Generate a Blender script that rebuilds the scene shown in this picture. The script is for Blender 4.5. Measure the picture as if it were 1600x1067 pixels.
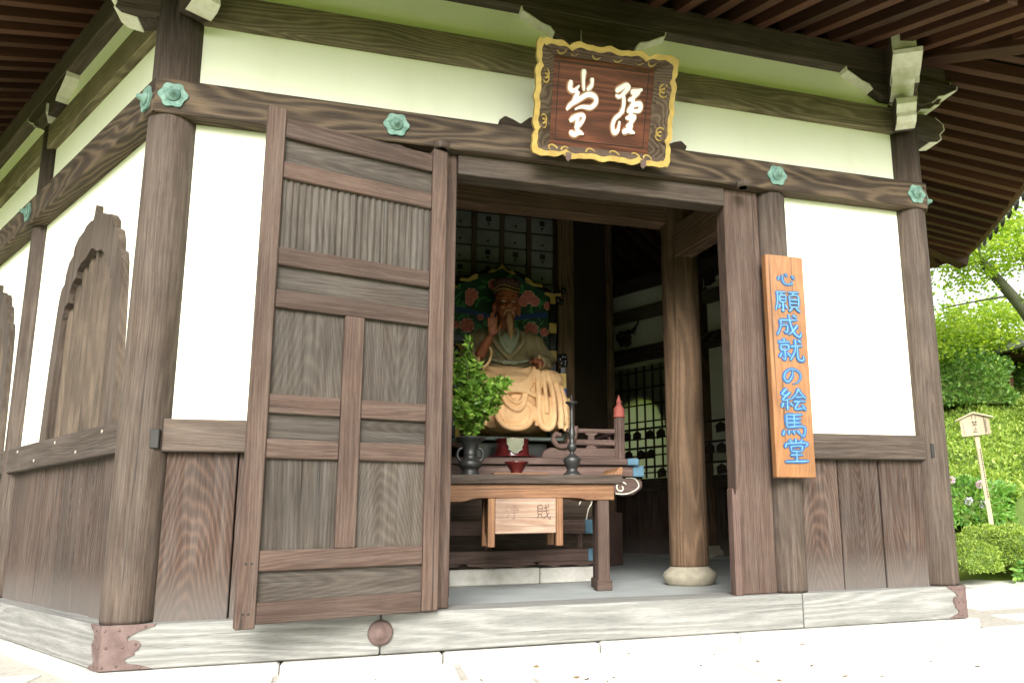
import bpy, bmesh, math, random
import numpy as np
from mathutils import Vector, Matrix, noise as mnoise
R = math.radians
random.seed(7); rng = np.random.default_rng(7)
for o in list(bpy.data.objects): bpy.data.objects.remove(o)
scene = bpy.context.scene
COL = scene.collection

# ------------------------------------------------------------------ camera
cam = bpy.data.cameras.new('camera'); cam_o = bpy.data.objects.new('camera', cam); COL.objects.link(cam_o)
YAW, PITCH, ROLL = .2965, .1731, -.0137
fw = Vector((math.sin(YAW)*math.cos(PITCH), math.cos(YAW)*math.cos(PITCH), math.sin(PITCH)))
r0 = Vector((math.cos(YAW), -math.sin(YAW), 0)); u0 = r0.cross(fw)
rr = r0*math.cos(ROLL)+u0*math.sin(ROLL); uu = -r0*math.sin(ROLL)+u0*math.cos(ROLL)
m = Matrix((rr, uu, -fw)).transposed().to_4x4(); m.translation = Vector((1.1349, -4.443, .4791))
cam_o.matrix_world = m
cam.sensor_width = 36; cam.lens = 36*1174.09/1600; cam.shift_x = -137.33/1600; cam.shift_y = 71.7/1600
cam.clip_start = .05; cam.clip_end = 2000
scene.camera = cam_o
# ------------------------------------------------------------------ world, sun, exposure
SUN_AZ, SUN_EL = R(194), R(32)          # azimuth measured clockwise from +Y
w = bpy.data.worlds.new('World'); scene.world = w; w.use_nodes = True
nt = w.node_tree; nt.nodes.clear()
sky = nt.nodes.new('ShaderNodeTexSky'); sky.sky_type = 'NISHITA'; sky.sun_disc = False
sky.sun_elevation = SUN_EL; sky.sun_rotation = SUN_AZ; sky.air_density = 1.0; sky.dust_density = 4.0; sky.ozone_density = 1.0
hs = nt.nodes.new('ShaderNodeHueSaturation'); hs.inputs['Saturation'].default_value = .12
bg = nt.nodes.new('ShaderNodeBackground'); bg.inputs['Strength'].default_value = .15
out = nt.nodes.new('ShaderNodeOutputWorld')
nt.links.new(sky.outputs[0], hs.inputs['Color']); nt.links.new(hs.outputs[0], bg.inputs['Color']); nt.links.new(bg.outputs[0], out.inputs['Surface'])
sl = bpy.data.lights.new('sun', 'SUN'); sl.energy = 1.25; sl.angle = R(34); sl.color = (1, .97, .92)
so = bpy.data.objects.new('sun', sl); COL.objects.link(so)
sd = Vector((math.sin(SUN_AZ)*math.cos(SUN_EL), math.cos(SUN_AZ)*math.cos(SUN_EL), math.sin(SUN_EL)))
so.rotation_euler = sd.to_track_quat('Z', 'Y').to_euler(); so.location = (0, -10, 20)
scene.view_settings.view_transform = 'Standard'; scene.view_settings.look = 'None'
scene.view_settings.exposure = 1.60; scene.view_settings.gamma = 1
scene.cycles.max_bounces = 7; scene.cycles.diffuse_bounces = 5; scene.cycles.transmission_bounces = 4; scene.cycles.transparent_max_bounces = 8

# ------------------------------------------------------------------ helpers
WM = {}
def tag(o, label=None, cat=None, group=None, kind=None):
    if label: o['label'] = label
    if cat: o['category'] = cat
    if group: o['group'] = group
    if kind: o['kind'] = kind
    return o
def empty(name, loc, label, cat, group=None):
    o = bpy.data.objects.new(name, None); COL.objects.link(o); o.location = loc; o.empty_display_size = .1
    WM[o.name] = Matrix.Translation(loc)
    return tag(o, label, cat, group)
def link(name, me, mat, parent=None, M=None):
    o = bpy.data.objects.new(name, me); COL.objects.link(o)
    if mat is not None and len(me.materials) == 0: me.materials.append(mat)
    M = M or Matrix.Identity(4)
    if parent is not None:
        o.parent = parent; o.matrix_parent_inverse = WM[parent.name].inverted() if parent.name in WM else parent.matrix_world.inverted()
    o.matrix_basis = M; WM[o.name] = M.copy()
    return o
WM = {}
class MB:
    def __init__(s): s.v = []; s.f = []; s.sm = []
    def add(s, vs, fs, smooth=False):
        b = len(s.v); s.v += [tuple(v) for v in vs]; s.f += [tuple(b+i for i in f) for f in fs]; s.sm += [smooth]*len(fs); return s
    def box(s, x0, x1, y0, y1, z0, z1):
        return s.add([(x0,y0,z0),(x1,y0,z0),(x1,y1,z0),(x0,y1,z0),(x0,y0,z1),(x1,y0,z1),(x1,y1,z1),(x0,y1,z1)],
                     [(0,3,2,1),(4,5,6,7),(0,1,5,4),(1,2,6,5),(2,3,7,6),(3,0,4,7)])
    def beam(s, x0, x1, yo, yi, z0, z1, mL=0, mR=0):
        # timber along x; mitred ends: x shifts with y by m
        return s.add([(x0+mL*yo,yo,z0),(x1-mR*yo,yo,z0),(x1-mR*yi,yi,z0),(x0+mL*yi,yi,z0),
                      (x0+mL*yo,yo,z1),(x1-mR*yo,yo,z1),(x1-mR*yi,yi,z1),(x0+mL*yi,yi,z1)],
                     [(0,3,2,1),(4,5,6,7),(0,1,5,4),(1,2,6,5),(2,3,7,6),(3,0,4,7)])
    def bar(s, a, b, w, h, up=(0,0,1)):
        a = Vector(a); b = Vector(b); d = (b-a).normalized(); up = Vector(up)
        sx = d.cross(up).normalized(); sz = sx.cross(d)
        P = [a+sx*i*w/2+sz*j*h/2 for i, j in ((-1,-1),(1,-1),(1,1),(-1,1))]; Q = [p+(b-a) for p in P]
        return s.add(P+Q, [(3,2,1,0),(4,5,6,7),(0,1,5,4),(1,2,6,5),(2,3,7,6),(3,0,4,7)])
    def prism(s, pts, axis, a, b, smooth=False):
        # pts 2D outline; axis 'y': (x,z) extruded along y from a to b ; 'z': (x,y) ; 'x': (y,z)
        def P(p, t): return (p[0],t,p[1]) if axis == 'y' else ((p[0],p[1],t) if axis == 'z' else (t,p[0],p[1]))
        n = len(pts); vs = [P(p,a) for p in pts]+[P(p,b) for p in pts]
        s.add(vs, [tuple(range(n))[::-1], tuple(range(n,2*n))]+[(i,(i+1)%n,n+(i+1)%n,n+i) for i in range(n)], smooth); return s
    def lathe(s, c, prof, n=24, smooth=True, ax='z'):
        vs = []; fs = []; k = len(prof)
        for i in range(n):
            a = 2*math.pi*i/n
            for r, z in prof:
                p = (r*math.cos(a), r*math.sin(a), z)
                if ax == 'y': p = (p[0], p[2], p[1])
                vs.append((c[0]+p[0], c[1]+p[1], c[2]+p[2]))
        for i in range(n):
            j = (i+1)%n
            for q in range(k-1): fs.append((i*k+q, j*k+q, j*k+q+1, i*k+q+1))
        s.add(vs, fs, smooth)
        if prof[0][0] > 1e-6: s.f.append(tuple(len(s.v)-n*k+i*k for i in range(n))[::-1]); s.sm.append(False)
        if prof[-1][0] > 1e-6: s.f.append(tuple(len(s.v)-n*k+i*k+k-1 for i in range(n))); s.sm.append(False)
        return s
    def tube(s, pts, rad, n=8, cap=True, smooth=True):
        P = [Vector(p) for p in pts]; k = len(P)
        if not hasattr(rad, '__len__'): rad = [rad]*k
        up = Vector((.13,.31,.94)); vs = []
        for i in range(k):
            d = (P[min(i+1,k-1)]-P[max(i-1,0)]).normalized()
            a = d.cross(up)
            if a.length < 1e-3: a = d.cross(Vector((1,0,0)))
            a.normalize(); b = d.cross(a)
            for q in range(n):
                t = 2*math.pi*q/n; vs.append(P[i]+(a*math.cos(t)+b*math.sin(t))*rad[i])
        fs = [(i*n+q, i*n+(q+1)%n, (i+1)*n+(q+1)%n, (i+1)*n+q) for i in range(k-1) for q in range(n)]
        s.add(vs, fs, smooth)
        if cap:
            b = len(s.v)-n*k; s.f += [tuple(b+q for q in range(n))[::-1], tuple(b+(k-1)*n+q for q in range(n))]; s.sm += [False, False]
        return s
    def ell(s, c, r, nu=14, nv=9):
        vs = []; fs = []
        for j in range(nv+1):
            p = math.pi*j/nv-math.pi/2
            for i in range(nu):
                t = 2*math.pi*i/nu; vs.append((c[0]+r[0]*math.cos(p)*math.cos(t), c[1]+r[1]*math.cos(p)*math.sin(t), c[2]+r[2]*math.sin(p)))
        for j in range(nv):
            for i in range(nu): fs.append((j*nu+i, j*nu+(i+1)%nu, (j+1)*nu+(i+1)%nu, (j+1)*nu+i))
        return s.add(vs, fs, True)
    def mesh(s, name, bevel=0):
        me = bpy.data.meshes.new(name); me.from_pydata(s.v, [], s.f)
        me.polygons.foreach_set('use_smooth', s.sm); 
        bm = bmesh.new(); bm.from_mesh(me)
        bmesh.ops.recalc_face_normals(bm, faces=bm.faces)
        if bevel:
            es = [e for e in bm.edges if len(e.link_faces) == 2 and e.calc_face_angle(0) > .6]
            bmesh.ops.bevel(bm, geom=es, offset=bevel, segments=1, affect='EDGES', clamp_overlap=True)
        bm.to_mesh(me); bm.free(); me.update(); return me
    def build(s, name, mat, parent=None, M=None, bevel=0):
        return link(name, s.mesh(name, bevel), mat, parent, M)
def catmull(P, n=6):
    P = [Vector(p) for p in P]; out = []
    for i in range(len(P)-1):
        p0 = P[max(i-1,0)]; p1 = P[i]; p2 = P[i+1]; p3 = P[min(i+2,len(P)-1)]
        for q in range(n):
            t = q/n; out.append(.5*((2*p1)+(p2-p0)*t+(2*p0-5*p1+4*p2-p3)*t*t+(3*p1-p0-3*p2+p3)*t**3))
    out.append(P[-1]); return out
def holed(outer, inner, yo, yi, name):
    # plate in the x,z plane with a hole, between y=yo and y=yi
    bm = bmesh.new()
    loops = []
    for L in (outer, inner):
        vs = [bm.verts.new((p[0], yo, p[1])) for p in L]; loops.append(vs)
        for i in range(len(vs)): bm.edges.new((vs[i], vs[(i+1)%len(vs)]))
    bmesh.ops.triangle_fill(bm, use_beauty=True, edges=bm.edges[:])
    g = bmesh.ops.extrude_face_region(bm, geom=bm.faces[:])
    for e in g['geom']:
        if isinstance(e, bmesh.types.BMVert): e.co.y = yi
    bmesh.ops.recalc_face_normals(bm, faces=bm.faces)
    me = bpy.data.meshes.new(name); bm.to_mesh(me); bm.free(); return me

# ------------------------------------------------------------------ materials
def newmat(name):
    mt = bpy.data.materials.new(name); mt.use_nodes = True; n = mt.node_tree; n.nodes.clear()
    o = n.nodes.new('ShaderNodeOutputMaterial'); b = n.nodes.new('ShaderNodeBsdfPrincipled'); n.links.new(b.outputs[0], o.inputs[0])
    return mt, n, b
class NB:
    def __init__(s, nt): s.n = nt
    def new(s, t, **k):
        a = s.n.nodes.new('ShaderNode'+t)
        for q, v in k.items(): setattr(a, q, v)
        return a
    def L(s, a, b): s.n.links.new(a, b)
    def math(s, op, a, b=None, c=None):
        x = s.new('Math', operation=op)
        for i, v in enumerate((a, b, c)):
            if v is None: continue
            if isinstance(v, (int, float)): x.inputs[i].default_value = v
            else: s.L(v, x.inputs[i])
        return x.outputs[0]
    def vm(s, op, a, b=None):
        x = s.new('VectorMath', operation=op)
        for i, v in enumerate((a, b)):
            if v is None: continue
            if isinstance(v, (tuple, list)): x.inputs[i].default_value = v
            else: s.L(v, x.inputs[i])
        return x.outputs['Value'] if op in ('LENGTH', 'DOT_PRODUCT') else x.outputs[0]
    def noise(s, vec, scale, detail=3, rough=.55):
        x = s.new('TexNoise'); x.inputs['Scale'].default_value = scale; x.inputs['Detail'].default_value = detail; x.inputs['Roughness'].default_value = rough
        if vec is not None: s.L(vec, x.inputs['Vector'])
        return x
    def mix(s, f, a, b, mode='MIX'):
        x = s.new('Mix', data_type='RGBA', blend_type=mode)
        for sock, v in ((x.inputs[0], f), (x.inputs[6], a), (x.inputs[7], b)):
            if isinstance(v, (int, float)): sock.default_value = v
            elif isinstance(v, (tuple, list)): sock.default_value = (*v[:3], 1)
            else: s.L(v, sock)
        return x.outputs[2]
    def ramp(s, f, stops):
        x = s.new('ValToRGB'); e = x.color_ramp.elements
        e[0].position, e[0].color = stops[0][0], (*stops[0][1], 1); e[1].position, e[1].color = stops[-1][0], (*stops[-1][1], 1)
        for p, c in stops[1:-1]:
            q = e.new(p); q.color = (*c, 1)
        s.L(f, x.inputs[0]); return x.outputs[0]
    def maprange(s, v, a, b, c=0, d=1):
        x = s.new('MapRange'); s.L(v, x.inputs[0])
        for i, q in enumerate((a, b, c, d)): x.inputs[i+1].default_value = q
        return x.outputs[0]
    def bump(s, h, strength, dist=.01):
        x = s.new('Bump'); x.inputs['Strength'].default_value = strength; x.inputs['Distance'].default_value = dist; s.L(h, x.inputs['Height']); return x.outputs[0]
def wood(name, axis, dark, light, ring=26, fig=.5, rough=.75, pale=None, pale_z=None, pale_amt=.5, bump=.35, pith=(.21,.17,.13), stretch=.10, var=.25, spec=.25, dist=.42, tint=1.0, taper=0.0, bigamt=1.3):
    dark = tuple(c*.68*tint*k for c, k in zip(dark, (1.02, 1, .93))); light = tuple(c*.60*tint*k for c, k in zip(light, (1.02, 1, .93)))
    if pale: pale = tuple(c*.70 for c in pale); pale_amt *= .75
    mt, n, b = newmat(name); N = NB(n)
    tc = N.new('TexCoord'); oi = N.new('ObjectInfo')
    offv = N.new('CombineXYZ')
    for i, k in enumerate((13.7, 7.3, 29.1)): N.L(N.math('MULTIPLY', oi.outputs['Random'], k), offv.inputs[i])
    sc = [1, 1, 1]; sc['xyz'.index(axis)] = stretch
    p = N.vm('ADD', tc.outputs['Object'], offv.outputs[0]); v = N.vm('MULTIPLY', p, tuple(sc))
    d1 = N.noise(v, 3.1, 2.5); wv = N.vm('MULTIPLY', N.vm('SUBTRACT', d1.outputs['Color'], (.5,.5,.5)), (dist,dist,dist))
    v2 = N.vm('ADD', v, wv)
    mk = [1, 1, 1]; mk['xyz'.index(axis)] = .55
    rl = N.vm('LENGTH', N.vm('MULTIPLY', N.vm('SUBTRACT', v2, N.vm('ADD', N.vm('MULTIPLY', offv.outputs[0], tuple(sc)), pith)), tuple(mk)))
    if taper:
        sx_ = N.new('SeparateXYZ'); N.L(N.vm('ADD', tc.outputs['Object'], N.vm('MULTIPLY', wv, (.6,.6,.6))), sx_.inputs[0])
        mk["xyz".index(axis)] = 0
        rl = N.vm('LENGTH', N.vm('MULTIPLY', N.vm('SUBTRACT', N.vm('ADD', tc.outputs['Object'], N.vm('MULTIPLY', wv, (.35,.35,.35))), pith), tuple(mk)))
        rl = N.math('ADD', rl, N.math('MULTIPLY', sx_.outputs['xyz'.index(axis)], N.math('MULTIPLY', N.math('SUBTRACT', oi.outputs['Random'], .45), taper*2)))
    rg = N.math('SINE', N.math('MULTIPLY', rl, ring*6.283)); rg = N.math('MULTIPLY_ADD', rg, .5, .5); rg = N.math('POWER', rg, 1.6)
    sf = [1, 1, 1]; sf['xyz'.index(axis)] = .03
    fb = N.noise(N.vm('MULTIPLY', p, tuple(sf)), 170, 4, .7)
    sf2 = [1, 1, 1]; sf2['xyz'.index(axis)] = .05
    fb2 = N.noise(N.vm('MULTIPLY', p, tuple(sf2)), 34, 5, .7)
    big = N.noise(p, 2.3, 4)
    t = N.math('ADD', N.math('MULTIPLY', rg, fig), N.math('MULTIPLY', fb.outputs['Fac'], 1-fig))
    t = N.math('ADD', t, N.math('MULTIPLY', N.math('SUBTRACT', fb2.outputs['Fac'], .5), .30))
    mid = tuple((a+c)/2*.95 for a, c in zip(dark, light))
    col = N.ramp(t, [(.12, dark), (.5, mid), (.92, light)])
    tone = N.math('MULTIPLY_ADD', N.math('SUBTRACT', big.outputs['Fac'], .5), bigamt, 1.0)
    tone = N.math('MULTIPLY', tone, N.math('MULTIPLY_ADD', oi.outputs['Random'], var, 1-var/2))
    cc = N.new('CombineColor'); [N.L(tone, cc.inputs[i]) for i in range(3)]
    col = N.mix(1.0, col, cc.outputs[0], 'MULTIPLY')
    sf3 = [1, 1, 1]; sf3['xyz'.index(axis)] = .012
    ck = N.noise(N.vm('MULTIPLY', p, tuple(sf3)), 48, 2, .5)
    sp_ = N.noise(N.vm('MULTIPLY', p, tuple(sf)), 420, 2, .6)
    col = N.mix(N.math('MULTIPLY', N.maprange(sp_.outputs['Fac'], .52, .66), .45), col, tuple(c*.45 for c in dark))
    col = N.mix(N.math('MULTIPLY', N.maprange(ck.outputs['Fac'], .315, .285), .8), col, tuple(c*.25 for c in dark))
    if pale:
        f = N.math('MULTIPLY', N.maprange(fb2.outputs['Fac'], .42, .68), pale_amt)
        if pale_z:
            geo = N.new('NewGeometry'); sp = N.new('SeparateXYZ'); N.L(geo.outputs['Position'], sp.inputs[0])
            zz = N.math('ADD', sp.outputs[2], N.math('MULTIPLY', N.math('SUBTRACT', fb2.outputs['Fac'], .5), .5))
            g = N.maprange(zz, pale_z[1], pale_z[0]); f = N.math('ADD', N.math('MULTIPLY', f, .45), N.math('MULTIPLY', g, pale_amt))
        col = N.mix(N.math('MINIMUM', f, 1.0), col, pale)
    N.L(col, b.inputs['Base Color']); b.inputs['Roughness'].default_value = rough; b.inputs['Specular IOR Level'].default_value = spec
    h = N.math('ADD', N.math('MULTIPLY', fb.outputs['Fac'], .8), N.math('MULTIPLY', rg, .35))
    N.L(N.bump(h, bump, .004), b.inputs['Normal'])
    return mt
def plain(name, col, rough=.6, metal=0, var=.15, scale=6, spec=.4, bump=.0, col2=None, coat=0):
    mt, n, b = newmat(name); N = NB(n); tc = N.new('TexCoord'); oi = N.new('ObjectInfo')
    p = N.vm('ADD', tc.outputs['Object'], N.vm('MULTIPLY', N.vm('ADD', oi.outputs['Color'], oi.outputs['Random']), (9,5,3)))
    no = N.noise(p, scale, 5, .6); c2 = col2 or tuple(c*(1-var*2) for c in col)
    N.L(N.ramp(no.outputs['Fac'], [(.3, c2), (.65, col)]), b.inputs['Base Color'])
    b.inputs['Roughness'].default_value = rough; b.inputs['Metallic'].default_value = metal; b.inputs['Specular IOR Level'].default_value = spec
    if coat: b.inputs['Coat Weight'].default_value = coat; b.inputs['Coat Roughness'].default_value = .12
    if bump:
        nb = N.noise(p, scale*6, 5, .65); N.L(N.bump(nb.outputs['Fac'], bump, .006), b.inputs['Normal'])
    return mt
def leafmat(name, cols, trans=.35, rough=.45):
    mt = bpy.data.materials.new(name); mt.use_nodes = True; n = mt.node_tree; n.nodes.clear(); N = NB(n)
    o = N.new('OutputMaterial'); b = N.new('BsdfPrincipled'); tr = N.new('BsdfTranslucent'); mx = N.new('MixShader')
    g = N.new('NewGeometry'); tc = N.new('TexCoord'); no = N.noise(tc.outputs['Object'], 1.7, 3)
    t = N.math('ADD', N.math('MULTIPLY', g.outputs['Random Per Island'], .6), N.math('MULTIPLY', no.outputs['Fac'], .45))
    c = N.ramp(t, [(.15, cols[0]), (.5, cols[1]), (.9, cols[2])])
    N.L(c, b.inputs['Base Color']); b.inputs['Roughness'].default_value = rough; b.inputs['Specular IOR Level'].default_value = .4
    N.L(N.mix(1.0, c, (1.5,1.6,.7), 'MULTIPLY'), tr.inputs['Color']); mx.inputs[0].default_value = trans
    N.L(b.outputs[0], mx.inputs[1]); N.L(tr.outputs[0], mx.inputs[2]); N.L(mx.outputs[0], o.inputs[0])
    return mt
GREY = (.33,.31,.28)
W_ = {}
for ax in 'xyz':
    W_['brown'+ax] = wood('weathered_brown_timber_'+ax, ax, (.060,.040,.030), (.21,.155,.125), ring=58, fig=.26, pale=(.36,.31,.27), pale_amt=.22, tint=.74, var=.5)
    W_['door'+ax] = wood('reddish_door_timber_'+ax, ax, (.085,.050,.040), (.240,.155,.122), ring=62, fig=.26, pale=(.34,.28,.24), pale_amt=.2, tint=.64, var=.45)
    W_['panel'+ax] = wood('grey_door_panel_timber_'+ax, ax, (.070,.056,.047), (.205,.170,.145), ring=55, fig=.30, pale=GREY, pale_amt=.22, tint=.60, var=.4)
    W_['beam'+ax] = wood('figured_beam_timber_'+ax, ax, (.045,.028,.019), (.25,.175,.115), ring=48, fig=.60, var=.12, stretch=.20, dist=.62, taper=.10, pith=(0,.04,2.79), pale=(.30,.25,.2), pale_amt=.15, tint=.82)
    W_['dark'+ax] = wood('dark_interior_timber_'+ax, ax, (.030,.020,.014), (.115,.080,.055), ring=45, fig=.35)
    W_['altar'+ax] = wood('old_altar_timber_'+ax, ax, (.075,.045,.038), (.19,.125,.11), tint=1.4, ring=45, fig=.35, rough=.6)
    W_['rafter'+ax] = wood('red_brown_rafter_timber_'+ax, ax, (.085,.035,.022), (.24,.095,.058), tint=.72, ring=30, fig=.3, rough=.6, var=.8)
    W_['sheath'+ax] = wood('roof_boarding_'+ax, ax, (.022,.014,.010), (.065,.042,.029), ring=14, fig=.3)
    W_['table'+ax] = wood('orange_table_timber_'+ax, ax, (.19,.088,.046), (.38,.205,.110), tint=1.12, ring=36, fig=.4, rough=.55, var=.15)
    W_['inner'+ax] = wood('inner_column_timber_'+ax, ax, (.060,.037,.023), (.175,.112,.072), tint=1.7, ring=34, fig=.45)
for ax in 'xz': W_['dpanel'+ax] = wood('grey_panel_board_'+ax, ax, (.070,.054,.044), (.205,.165,.138), ring=66, fig=.30, taper=.22, dist=.6, pith=(.02,.06,.02), pale=GREY, pale_amt=.22, tint=.62, var=.4)
W_['slatz'] = wood('tan_window_slat', 'z', (.075,.055,.040), (.20,.15,.115), ring=40, fig=.3, var=.5)
W_['upperx'] = wood('pale_olive_upper_beam', 'x', (.13,.105,.065), (.42,.35,.235), ring=34, fig=.45, stretch=.18, dist=.5, var=.1)
W_['boardz'] = wood('lower_plank_timber', 'z', (.050,.030,.023), (.185,.110,.080), ring=58, fig=.38, taper=.24, dist=.6, pith=(.01,.05,0), stretch=.20, pale=(.36,.34,.31), pale_z=(-.08,.24), pale_amt=.5, var=.5, tint=.78)
W_['sillx'] = wood('bleached_ground_sill', 'x', (.175,.178,.172), (.50,.50,.49), ring=34, fig=.3, rough=.85, bigamt=.45, pale=(.62,.61,.57), pale_amt=.25, var=.15, bump=.5)
W_['signz'] = wood('varnished_orange_sign_timber', 'z', (.27,.115,.045), (.46,.225,.095), tint=1.12, ring=40, fig=.35, rough=.38, spec=.5, var=.1, stretch=.2, bump=.15)
W_['plaquex'] = wood('red_brown_plaque_timber', 'x', (.060,.024,.016), (.30,.10,.058), ring=26, fig=.35, rough=.5, stretch=.07, var=.1)
W_['plaqueframe'] = wood('grey_brown_plaque_frame_timber', 'x', (.085,.055,.038), (.27,.20,.15), ring=40, fig=.5, var=.1)
W_['pale'] = wood('pale_notice_timber', 'z', (.42,.34,.24), (.60,.52,.40), tint=1.35, ring=12, fig=.3, var=.1)
def plaster_mat():
    mt, n, b = newmat('white_lime_plaster'); N = NB(n); tc = N.new('TexCoord')
    no = N.noise(tc.outputs['Object'], 1.3, 5, .6); n2 = N.noise(tc.outputs['Object'], 40, 4)
    st = N.noise(N.vm('MULTIPLY', tc.outputs['Object'], (3,3,.25)), 2.2, 4)
    c = N.ramp(no.outputs['Fac'], [(.3, (.78,.785,.63)), (.65, (.83,.835,.69))])
    c = N.mix(N.math('MULTIPLY', N.maprange(st.outputs['Fac'], .55, .8), .18), c, (.62,.58,.45))
    N.L(c, b.inputs['Base Color']); b.inputs['Roughness'].default_value = .9; b.inputs['Specular IOR Level'].default_value = .1
    N.L(N.bump(n2.outputs['Fac'], .12, .003), b.inputs['Normal']); return mt
PLASTER = plaster_mat()
def shoji_mat():
    mt = bpy.data.materials.new('shoji_paper'); mt.use_nodes = True; n = mt.node_tree; n.nodes.clear(); N = NB(n)
    o = N.new('OutputMaterial'); d = N.new('BsdfDiffuse'); t = N.new('BsdfTranslucent'); tp = N.new('BsdfTransparent'); m1 = N.new('MixShader'); m2 = N.new('MixShader')
    d.inputs[0].default_value = (.55,.56,.50,1); t.inputs[0].default_value = (.80,.80,.70,1); tp.inputs[0].default_value = (.8,.8,.75,1)
    m1.inputs[0].default_value = .65; m2.inputs[0].default_value = .35
    N.L(d.outputs[0], m1.inputs[1]); N.L(t.outputs[0], m1.inputs[2]); N.L(m1.outputs[0], m2.inputs[1]); N.L(tp.outputs[0], m2.inputs[2]); N.L(m2.outputs[0], o.inputs[0]); return mt
SHOJI = shoji_mat()
def gofun(): return plain('white_painted_timber_end', (.74,.72,.62), .85, col2=(.58,.55,.42), scale=14)
WHITE = gofun()
VERD = plain('verdigris_copper', (.20,.32,.265), .75, .1, col2=(.08,.165,.135), scale=22, bump=.3)
IRON = plain('rusty_brown_iron', (.150,.102,.090), .7, .15, col2=(.095,.058,.050), scale=18, bump=.3)
BLACKIRON = plain('dark_iron', (.035,.033,.030), .6, .4, scale=20, bump=.3)
STONE = plain('pale_cut_granite', (.62,.60,.55), .9, col2=(.46,.44,.39), scale=9, bump=.35, spec=.2)
PAVE = plain('pale_granite_paving', (.72,.71,.66), .85, col2=(.62,.61,.56), scale=5, bump=.3, spec=.25)
JOINT = plain('sandy_joint', (.46,.43,.37), .95, scale=30, bump=.3, spec=.1)
GOLD = plain('old_gold_paint', (.44,.31,.085), .55, .0, col2=(.31,.20,.05), scale=14, spec=.4)
FLOOR = plain('grey_cement_floor', (.36,.38,.37), .55, col2=(.28,.30,.29), scale=3.5, bump=.1)
BRONZE = plain('dark_bronze', (.060,.060,.058), .42, .55, col2=(.035,.035,.034), scale=12, spec=.5)
LACQ = plain('dark_red_lacquer', (.095,.012,.012), .18, 0, col2=(.05,.006,.006), scale=5, spec=.6, coat=.5)
BLACKLAC = plain('black_lacquer', (.010,.010,.010), .25, 0, var=.2, spec=.5)
GREENLAC = plain('dark_green_plank', (.055,.075,.060), .5, scale=5)
BLUEP = plain('blue_painted_tip', (.10,.20,.27), .7, col2=(.05,.11,.16), scale=10)
REDP = plain('red_painted_finial', (.33,.085,.065), .7, col2=(.22,.05,.04), scale=9)
PAPER = plain('old_paper_drawer_front', (.22,.235,.225), .85, col2=(.17,.18,.175), scale=5)
INK = plain('black_ink', (.02,.018,.015), .8)
TILE = plain('grey_roof_tile', (.20,.20,.195), .6, col2=(.12,.12,.115), scale=8, bump=.2)
LICH = plain('mossy_stone', (.40,.40,.36), .9, col2=(.26,.27,.22), scale=6, bump=.4)
TAPER_STONE = plain('sandy_column_base_stone', (.34,.305,.23), .9, col2=(.25,.22,.16), scale=20, bump=.4)
# ------------------------------------------------------------------ ground
GZ = -.262
def terrain_h(x, y):
    # flat court round the hall, planted bank rising beyond it on the right
    d = (x-7.6)*.80+(y-2.2)*.60
    d = max(0, d-.25); b = min(d*.20, 1.0)+max(0, min((d-4.6)*.42, 5.0))
    fade = min(1, max(0, (x-6.9)/1.2))
    return GZ-.02+b*fade
gv = []; gf = []
xs = sorted(set([-400,-120,-50,-25]+[round(-14+i*1.0,3) for i in range(20)]+[round(6+i*.5,3) for i in range(41)]+[30,40,60,120,400]))
ys = sorted(set([-400,-120,-50,-25]+[round(-14+i*1.0,3) for i in range(14)]+[round(0+i*.5,3) for i in range(41)]+[25,40,60,120,400]))
for y in ys:
    for x in xs: gv.append((x, y, terrain_h(x, y)+(0 if abs(x) < 30 and abs(y) < 30 else 0)))
nx = len(xs)
for j in range(len(ys)-1):
    for i in range(nx-1): gf.append((j*nx+i, j*nx+i+1, (j+1)*nx+i+1, (j+1)*nx+i))
def ground_mat():
    mt, n, b = newmat('grass_bounce_lawn_and_pale_court'); N = NB(n); g = N.new('NewGeometry'); sp = N.new('SeparateXYZ'); N.L(g.outputs['Position'], sp.inputs[0])
    no = N.noise(g.outputs['Position'], 1.2, 5); n2 = N.noise(g.outputs['Position'], 25, 5)
    grass = N.ramp(no.outputs['Fac'], [(.3, (.17,.24,.018)), (.7, (.27,.34,.030))])  # lawn in front is unseen, added to bounce green light under the eaves
    grass = N.mix(N.math('MULTIPLY', n2.outputs['Fac'], .5), grass, (.06,.10,.02))
    court = N.ramp(n2.outputs['Fac'], [(.3, (.62,.60,.55)), (.7, (.72,.70,.65))])
    wob = N.math('MULTIPLY', N.math('SUBTRACT', no.outputs['Fac'], .5), .5)
    # pale court: a band round the hall
    fy = N.maprange(N.math('ADD', sp.outputs[1], wob), -2.95, -2.85); fx = N.maprange(N.math('ADD', sp.outputs[0], wob), -4.4, -4.3)
    dd = N.math('ADD', N.math('MULTIPLY', sp.outputs[0], .8), N.math('MULTIPLY', sp.outputs[1], .6))
    fr = N.maprange(N.math('ADD', dd, wob), 7.72, 7.62)
    f = N.math('MULTIPLY', N.math('MULTIPLY', fx, fy), fr)
    N.L(N.mix(f, grass, court), b.inputs['Base Color']); b.inputs['Roughness'].default_value = .9; b.inputs['Specular IOR Level'].default_value = .2
    N.L(N.bump(n2.outputs['Fac'], .5, .02), b.inputs['Normal']); return mt
mb = MB(); mb.add(gv, gf); tag(mb.build('ground', ground_mat()), kind='structure')

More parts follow.
